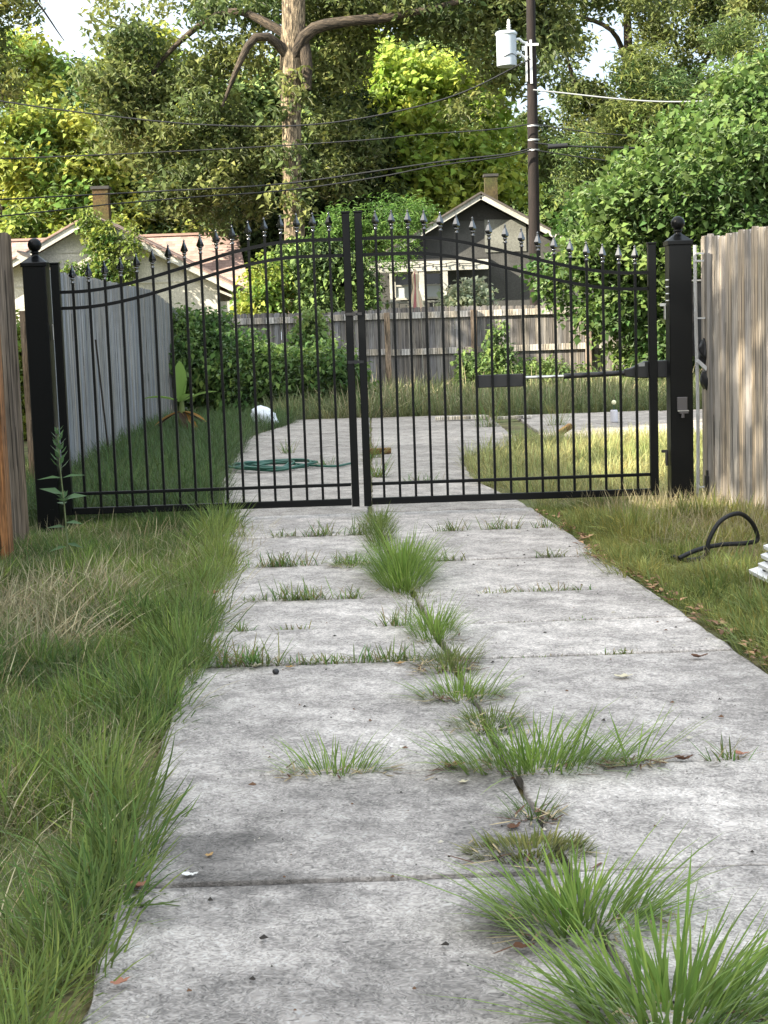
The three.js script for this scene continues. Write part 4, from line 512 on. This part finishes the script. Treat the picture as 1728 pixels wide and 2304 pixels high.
// weeds rooted in the cross joints: x, depth, half width, height, density
{
  const r = rngOf(61), o = { pos: [], col: [], idx: [] };
  const J = [[-0.77, 11.7, 0.12, 0.07, 40], [-0.5, 11.68, 0.16, 0.10, 60], [-1.13, 11.75, 0.14, 0.10, 40], [-0.2, 11.66, 0.12, 0.12, 40], [-0.68, 10.24, 0.26, 0.09, 110], [-1.2, 10.25, 0.1, 0.07, 30], [-0.25, 10.24, 0.14, 0.09, 60], [-0.5, 8.94, 0.22, 0.10, 100], [-0.75, 8.95, 0.12, 0.05, 30], [-0.2, 8.93, 0.1, 0.07, 30], [-0.92, 8.03, 0.08, 0.06, 30], [-0.76, 8.03, 0.07, 0.07, 24], [-0.5, 8.02, 0.1, 0.04, 24], [0.05, 8.02, 0.12, 0.09, 40], [-0.68, 7.2, 0.2, 0.12, 130], [-0.95, 7.2, 0.12, 0.07, 60], [-0.35, 7.19, 0.25, 0.05, 110], [0.0, 7.19, 0.22, 0.08, 90], [0.5, 11.66, 0.15, 0.09, 60], [0.88, 11.67, 0.16, 0.10, 60], [1.2, 11.67, 0.08, 0.08, 24], [1.09, 10.23, 0.12, 0.07, 40], [1.36, 10.24, 0.1, 0.06, 30], [0.4, 10.22, 0.16, 0.08, 50], [0.95, 8.93, 0.3, 0.05, 100], [0.6, 8.92, 0.12, 0.05, 30], [0.97, 8.03, 0.12, 0.025, 60], [1.3, 8.03, 0.1, 0.02, 40], [0.7, 8.02, 0.1, 0.02, 30], [1.08, 7.19, 0.12, 0.03, 70], [0.7, 7.18, 0.25, 0.02, 70], [0.5, 5.36, 0.3, 0.03, 40], [1.18, 5.37, 0.07, 0.08, 24], [-0.65, 17.6, 0.2, 0.1, 40], [-0.05, 16, 0.1, 0.2, 60], [-0.1, 18.4, 0.1, 0.2, 40], [-1.2, 19.5, 0.1, 0.15, 30], [0.4, 15.5, 0.25, 0.08, 40], [1.6, 23.2, 0.25, 0.35, 60], [2.6, 22.9, 0.2, 0.3, 40]];
  for (const [x, d, hw, h, n] of J) for (let i = 0; i < n * 1.5; i++) { const k = 0.7 + r() * 0.6, dry = r() < 0.14, g = (r() + r() - 1); addBlade(o, x + g * hw, -0.02, -d + (r() - 0.5) * 0.045, r() * 6.28, h * (0.6 + r() * 1.3), 0.005 + r() * 0.002, 0.3 + r() * 0.6, r() * 0.5, dry ? [0.34 * k, 0.26 * k, 0.14 * k] : [lerp(0.09, 0.22, r()) * k, lerp(0.16, 0.28, r()) * k, 0.05 * k]); }
  const m = named(new THREE.Mesh(meshOf(o.pos, o.col, o.idx), GRASS), 'joint_weeds'); tag(m, 'low weeds and grass sprouting from the cross joints of the driveway', 'weeds', null, 'stuff'); scene.add(m);
}
sow('gap_grass', 'short grass filling the centre joint of the driveway', 'lawn', 300, 512, r => { const d = 5.5 + r() * 7.3; return [XC(d) + (r() + r() - 1) * 0.07, d, 0, 0.3 + 0.5 * r()]; }, C(0.11, 0.17, 0.04), C(0.27, 0.32, 0.08));
// single clumps in the centre gap
function grassClump(label, x, d, rx, rz, h, n, seed, w = 0.006, tilt = 0, c0 = [0.12, 0.22, 0.04], c1 = [0.27, 0.37, 0.075], litter = 40) {
  const t = thing('grass_clump', label, 'grass clump', [x, -0.008, -d]), r = rngOf(seed), o = { pos: [], col: [], idx: [] }, l = { pos: [], col: [], idx: [] };
  for (let i = 0; i < n; i++) {
    const a = r() * 6.28, q = Math.sqrt(r()), bx = Math.cos(a) * q * rx, bz = Math.sin(a) * q * rz, k = 0.75 + r() * 0.5, m = r(), long = r() < 0.10 ? 1.45 : 1, out = 0.12 + 0.75 * q * (0.4 + 0.6 * r());
    const yaw = Math.atan2(bz / rz * 0.6, bx / rx) + (r() - 0.5) * 1.3;
    addBlade(o, bx, 0, bz, yaw, h * (0.4 + r() * 0.75) * long, w * (0.65 + r() * 0.6), clamp(out + tilt * r(), 0, 0.93), r() * 0.4, [lerp(c0[0], c1[0], m) * k, lerp(c0[1], c1[1], m) * k, lerp(c0[2], c1[2], m) * k]);
  }
  part(t, 'blade', meshOf(o.pos, o.col, o.idx), GRASS).userData.kind = 'stuff';
  for (let i = 0; i < litter; i++) { const k = 0.7 + r() * 0.6, br = r() < 0.4; addBlade(l, (r() * 2 - 1) * rx * 1.25, 0.012 + r() * 0.015, (r() * 2 - 1) * rz * 1.1 + 0.03, r() * 6.28, 0.03 + r() * 0.08, 0.004 + r() * 0.006, 0.995, 0.0, br ? [0.13 * k, 0.065 * k, 0.04 * k] : [0.38 * k, 0.30 * k, 0.17 * k]); }
  part(t, 'dead_blade', meshOf(l.pos, l.col, l.idx), DRY).userData.kind = 'stuff';
  return t;
}
grassClump('thick bright green grass clump spreading over the slab next to the pale oak leaf', 0.47, 3.92, 0.19, 0.11, 0.21, 360, 71, 0.007, 0.3);
grassClump('tallest broad bladed grass clump, rooted before the one by the pale oak leaf', 0.60, 3.32, 0.20, 0.13, 0.26, 420, 72, 0.0085, 0.25);
grassClump('wide spiky grass clump with brown litter where the joints cross', 0.50, 5.36, 0.32, 0.10, 0.22, 420, 73, 0.006, 0.25);
grassClump('flat sideways blades beside the wide spiky clump', 0.86, 5.36, 0.09, 0.05, 0.26, 34, 74, 0.006, 0.6);
grassClump('low grass clump in the left half of the joint crossing', -0.21, 5.38, 0.17, 0.05, 0.16, 130, 75, 0.005, 0.25);
grassClump('small grass tuft with brown leaf below the wide spiky clump', 0.44, 4.80, 0.07, 0.06, 0.11, 80, 76, 0.005, 0.3, [0.07, 0.14, 0.03], [0.17, 0.22, 0.06], 26);
grassClump('flat olive mat of creeping weed on the centre joint', 0.40, 4.47, 0.17, 0.10, 0.06, 700, 77, 0.006, 0.2, [0.11, 0.15, 0.035], [0.27, 0.26, 0.08], 16);
grassClump('low yellow green grass patch above the wide spiky clump', 0.37, 5.95, 0.13, 0.12, 0.09, 260, 78, 0.0045, 0.3, [0.10, 0.16, 0.035], [0.2, 0.24, 0.06]);
grassClump('spreading grass clump with dark pointed blades on the centre joint', 0.30, 6.42, 0.16, 0.08, 0.16, 200, 79, 0.005, 0.35);
grassClump('tangled grass and dry litter at the third cross joint', 0.27, 7.05, 0.13, 0.16, 0.13, 260, 80, 0.0045, 0.3, [0.10, 0.16, 0.035], [0.22, 0.24, 0.08], 90);
grassClump('upright grass clump above the tangled litter', 0.23, 7.75, 0.11, 0.2, 0.19, 300, 81, 0.005);
grassClump('long row of lush grass along the centre joint near the gate', 0.10, 9.6, 0.16, 0.62, 0.26, 900, 82, 0.0065);
grassClump('small grass fringe beside the lush centre row', -0.22, 10.1, 0.12, 0.08, 0.13, 90, 83, 0.005, 0.3);
grassClump('narrow grass row on the centre joint in front of the meeting stiles', -0.04, 11.6, 0.09, 0.85, 0.18, 520, 84, 0.005, 0, [0.09, 0.15, 0.035], [0.2, 0.25, 0.06]);

// ---------------------------------------------------------------- small things
{
  const coil = []; const r = rngOf(91); for (let i = 0; i < 46; i++) { const a = i * 0.82, q = 0.75 + 0.25 * Math.sin(i * 0.37); coil.push(V(Math.cos(a) * 0.45 * q + 0.12 * Math.sin(i * 0.21), 0.02 + 0.012 * (i % 4) + 0.01 * r(), Math.sin(a) * 0.55 * q)); } coil.push(V(0.75, 0.02, 0.2), V(0.95, 0.02, -0.1));
  one('garden_hose', 'green garden hose lying in a flat coil on the yard concrete', 'hose', tube(coil, 0.014, 320, 6), GREENH, [-1.3, 0, -17.4]);
  one('black_hose', 'black hose with a raised loop in the grass by the pale fence', 'hose', tube([V(-0.28, 0.06, 0.1), V(-0.16, 0.10, 0.06), V(0.0, 0.12, 0.0), V(0.18, 0.12, -0.04), V(0.26, 0.13, -0.1), V(0.22, 0.24, -0.06), V(0.12, 0.315, 0), V(0.0, 0.28, 0.04), V(-0.08, 0.16, 0.05), V(-0.1, 0.06, 0.04), V(-0.2, 0.03, 0), V(-0.3, 0.05, -0.04)], 0.0145, 90, 8), RUBBER, [2.11, 0, -9.7]);
  one('black_hose', 'black hose end arching behind the white slats', 'hose', tube([V(-0.15, 0.03, 0), V(-0.05, 0.10, 0), V(0.15, 0.13, 0), V(0.5, 0.09, 0), V(0.9, 0.02, 0)], 0.017, 40, 8), RUBBER, [2.48, 0.02, -9.35]);
}
{
  const s = thing('slat_stack', 'leaning stack of white slats with black ends lying in the right lawn', 'slats', [2.17, 0.04, -8.62], 0.13);
  for (let i = 0; i < 4; i++) { const m = part(s, 'slat', bevelBox(0.12, 0.022, 1.7, 0.003), WHITE); m.position.set(0.0 - i * 0.016, 0.205 - i * 0.05, 0.86 + (i === 3 ? -0.1 : 0)); m.rotation.set(0.04, 0, 0.25); }
  for (let i = 0; i < 3; i++) part(s, 'end_cap', box(0.085, 0.03, 0.03, -0.012 * i, 0.18 - i * 0.048, 0.03), BLACKP);
}
{
  const g = new THREE.SphereGeometry(0.17, 26, 18), p = g.attributes.position; for (let i = 0; i < p.count; i++) { const x = p.getX(i), y = p.getY(i), z = p.getZ(i), k = 0.7 + 0.35 * fbm(x * 9 + 4, y * 9 + z * 7, 44) + 0.5 * Math.abs(fbm(x * 16 + z * 9, y * 16, 46) - 0.5); p.setXYZ(i, x * k * 1.3 - y * 0.45, Math.max(-0.13, y * k * 1.15), z * k); } g.computeVertexNormals();
  one('white_bag', 'crumpled white plastic bag lying in front of the yard bush', 'plastic bag', g, std({ color: C(0.7, 0.74, 0.78), roughness: 0.55 }), [-1.86, 0.14, -24.8]);
}
const brickG = bevelBox(0.21, 0.065, 0.1, 0.004);
{ const b = one('brick', 'red brick tilted up at the edge of the sunny grass', 'brick', brickG, BRICK, [2.42, 0.10, -20.5], 0.3); b.rotation.z = 0.5; }
one('brick', 'flat brown brick on the yard concrete behind the meeting stiles', 'brick', brickG.clone().scale(1.6, 1, 1.4), BRICK, [-0.06, 0.035, -18.9], 0.1);
{ const c = thing('flower_jar', 'small grey jar with a white flower on the yard concrete', 'jar', [3.45, 0, -23.0]); part(c, 'jar', new THREE.LatheGeometry([[0, 0], [0.05, 0], [0.055, 0.02], [0.055, 0.17], [0.045, 0.19], [0.04, 0.19]].map(a => new THREE.Vector2(...a)), 18), std({ color: C(0.55, 0.55, 0.6), roughness: 0.3 })); part(c, 'stem', cyl(0.006, 0.006, 0.1, 6, 0, 0.23, 0), GREENH); part(c, 'flower', new THREE.IcosahedronGeometry(0.035, 1).translate(0, 0.3, 0), std({ color: C(0.75, 0.74, 0.5), roughness: 0.8 })); }
one('timber_plank', 'pale bare timber plank lying across the yard concrete', 'plank', uvMetres(bevelBox(0.85, 0.05, 0.14)).rotateY(-0.05), woodOf(2.1, 1.95, 1.6), [1.3, 0.03, -24.9]);
one('timber_plank', 'short pale plank beside the flower jar', 'plank', uvMetres(bevelBox(0.6, 0.04, 0.12)), woodOf(1.6, 1.5, 1.3), [2.1, 0.03, -24.6], 0.3);
{ const s = one('leaning_stick', 'thin dark stick leaning on the side fence', 'stick', cyl(0.012, 0.012, 1.5, 6, 0, 0.75, 0), BARK_D, [-3.3, 0, -18.8]); s.rotation.z = 0.06; }
{
  const r = rngOf(95), o = { pos: [], col: [], idx: [] };
  for (let i = 0; i < 300; i++) { const d = 2.9 + Math.pow(r(), 1.4) * 9, x = lerp(XL(d) + 0.05, XR(d) - 0.03, r()), s = 0.002 + Math.pow(r(), 4) * 0.007, b = o.pos.length / 3, k = r(), c = k < 0.6 ? [0.03, 0.025, 0.02] : k < 0.85 ? [0.14, 0.075, 0.04] : [0.5, 0.46, 0.38]; for (let j = 0; j < 5; j++) { const a = j * 1.257 + r(), q = s * (0.6 + r() * 0.9); o.pos.push(x + Math.cos(a) * q * 1.5, 0.006, -d + Math.sin(a) * q); o.col.push(...c); } o.pos.push(x, 0.008 + s * 0.9, -d); o.col.push(...c); for (let j = 0; j < 5; j++) o.idx.push(b + (j + 1) % 5, b + j, b + 5); }
  const m = named(new THREE.Mesh(meshOf(o.pos, o.col, o.idx), std({ vertexColors: true, roughness: 0.9 })), 'ground_litter'); tag(m, 'specks of seed, twig and grit scattered on the driveway', 'litter', null, 'stuff'); scene.add(m);
  // litter along the right edge of the drive
  const l = { pos: [], col: [], idx: [] }; for (let i = 0; i < 260; i++) { const d = 5.2 + r() * 7.4, k = 0.6 + r() * 0.7; addLeaf(l, V(edgeR(d) - 0.03 + (r() - 0.5) * 0.1, 0.012 + r() * 0.01, -d), V(r() - 0.5, 0.1, r() - 0.5).normalize(), V(0, 1, 0), 0.03 + r() * 0.04, 0.02 + r() * 0.02, 0.1, r() < 0.5 ? [0.40 * k, 0.24 * k, 0.13 * k] : [0.22 * k, 0.12 * k, 0.07 * k]); }
  const e = named(new THREE.Mesh(meshOf(l.pos, l.col, l.idx), DRY), 'leaf_litter'); tag(e, 'small brown leaf bits along the right driveway edge', 'litter', null, 'stuff'); scene.add(e);
}
function leafShape(lobes, len, curl, seed) {                             // curled lobed leaf with a little thickness
  const r = rngOf(seed), N = 28, pos = [0, 0.004, 0], idx = []; for (let i = 0; i < N; i++) { const a = i / N * 6.283, q = len * (0.42 + 0.10 * Math.cos(a * lobes) + 0.05 * (r() - 0.5)), x = Math.cos(a) * q * 1.25, z = Math.sin(a) * q * 0.72; pos.push(x, 0.006 + curl * (z * z * 9 + x * x * 3.5) + 0.004 * r(), z); }
  for (let i = 0; i < N; i++) idx.push(0, 1 + (i + 1) % N, 1 + i); const g = new THREE.BufferGeometry(); g.setAttribute('position', new THREE.Float32BufferAttribute(pos, 3)); g.setIndex(idx); g.computeVertexNormals(); return g;
}
{
  const tan = leafMat({ vertexColors: false, color: C(0.42, 0.27, 0.12), transmission: 0.1, roughness: 1 }), red = leafMat({ vertexColors: false, color: C(0.36, 0.17, 0.11), transmission: 0.1, roughness: 1 }), pale = leafMat({ vertexColors: false, color: C(0.62, 0.56, 0.40), transmission: 0.1, roughness: 1 }), brown = leafMat({ vertexColors: false, color: C(0.12, 0.06, 0.035), transmission: 0.05, roughness: 1 });
  for (const [l, x, d, len, m, lobes, curl, yaw, g] of [
    ['tan curled leaf caught in the edge of the left lawn', -0.885, 4.66, 0.065, tan, 5, 1.4, 0.4],
    ['pinkish brown folded leaf lying by the left lawn', -0.74, 4.27, 0.07, red, 3, 2.6, 0.1],
    ['pale lobed oak leaf beside the bright green clump', 0.44, 4.12, 0.075, pale, 7, 0.8, 0.3],
    ['small tan leaf on the stained slab', -0.56, 4.52, 0.03, tan, 3, 1.6, 1.0],
    ['scrap of white bark on the hairline joint', -0.60, 4.35, 0.045, leafMat({ vertexColors: false, color: C(0.7, 0.7, 0.68), transmission: 0.02, roughness: 1 }), 3, 2.5, 0.2],
    ['rust brown leaf upright in a cross joint by the left lawn', -1.03, 9.15, 0.07, red, 5, 3.2, 0.6],
    ['brown leaf curled on the cross joint of the right slabs', 1.03, 5.36, 0.06, brown, 3, 2.2, 0.2, 1],
    ['dark red leaf on the right slab', 1.24, 5.40, 0.05, red, 3, 2.2, -0.2],
    ['brown leaf tucked under the small centre tuft', 0.37, 4.68, 0.05, brown, 5, 1.8, 0.8],
    ['brown leaf among the bright green clump blades', 0.31, 3.75, 0.05, brown, 3, 1.8, 0.0],
    ['pale scrap of leaf by the wide spiky clump', 0.24, 5.18, 0.035, pale, 5, 1.2, 0.5],
    ['tan leaf at the edge of the wide spiky clump', 0.22, 5.38, 0.07, tan, 5, 1.6, 0.1],
    ['pale and dark torn leaf alone on the right slab', 1.02, 6.66, 0.07, pale, 5, 1.0, 0.1],
    ['tan leaf on the joint left of the tangled litter', 0.05, 7.08, 0.05, tan, 5, 1.8, 0.5],
    ['dry tan leaf in the weeds of the left cross joint', -0.62, 7.12, 0.055, pale, 5, 2.0, 0.9],
    ['small pale leaf beside the left cross joint weeds', -0.46, 7.08, 0.04, tan, 5, 1.6, 0.2],
    ['brown leaf flat on the slab by the right lawn', 1.42, 7.0, 0.07, brown, 3, 1.6, 0.1],
    ['reddish leaf in the low left corner of the stained slab', -0.68, 3.62, 0.045, red, 5, 1.4, 0.7]]) one('fallen_leaf', l, 'leaf', leafShape(lobes, len, curl, 900 + x * 100 | 0), m, [x, 0.004, -d], yaw);
  one('dark_nut', 'small black nut on the slab below the left cross joint', 'nut', new THREE.IcosahedronGeometry(0.016, 2).scale(1, 0.85, 1), BLACKP, [-0.52, 0.014, -6.98]);
}

scene.traverse(o => { if (o.isMesh) { o.castShadow = true; o.receiveShadow = true; } });
renderer.render(scene, camera);
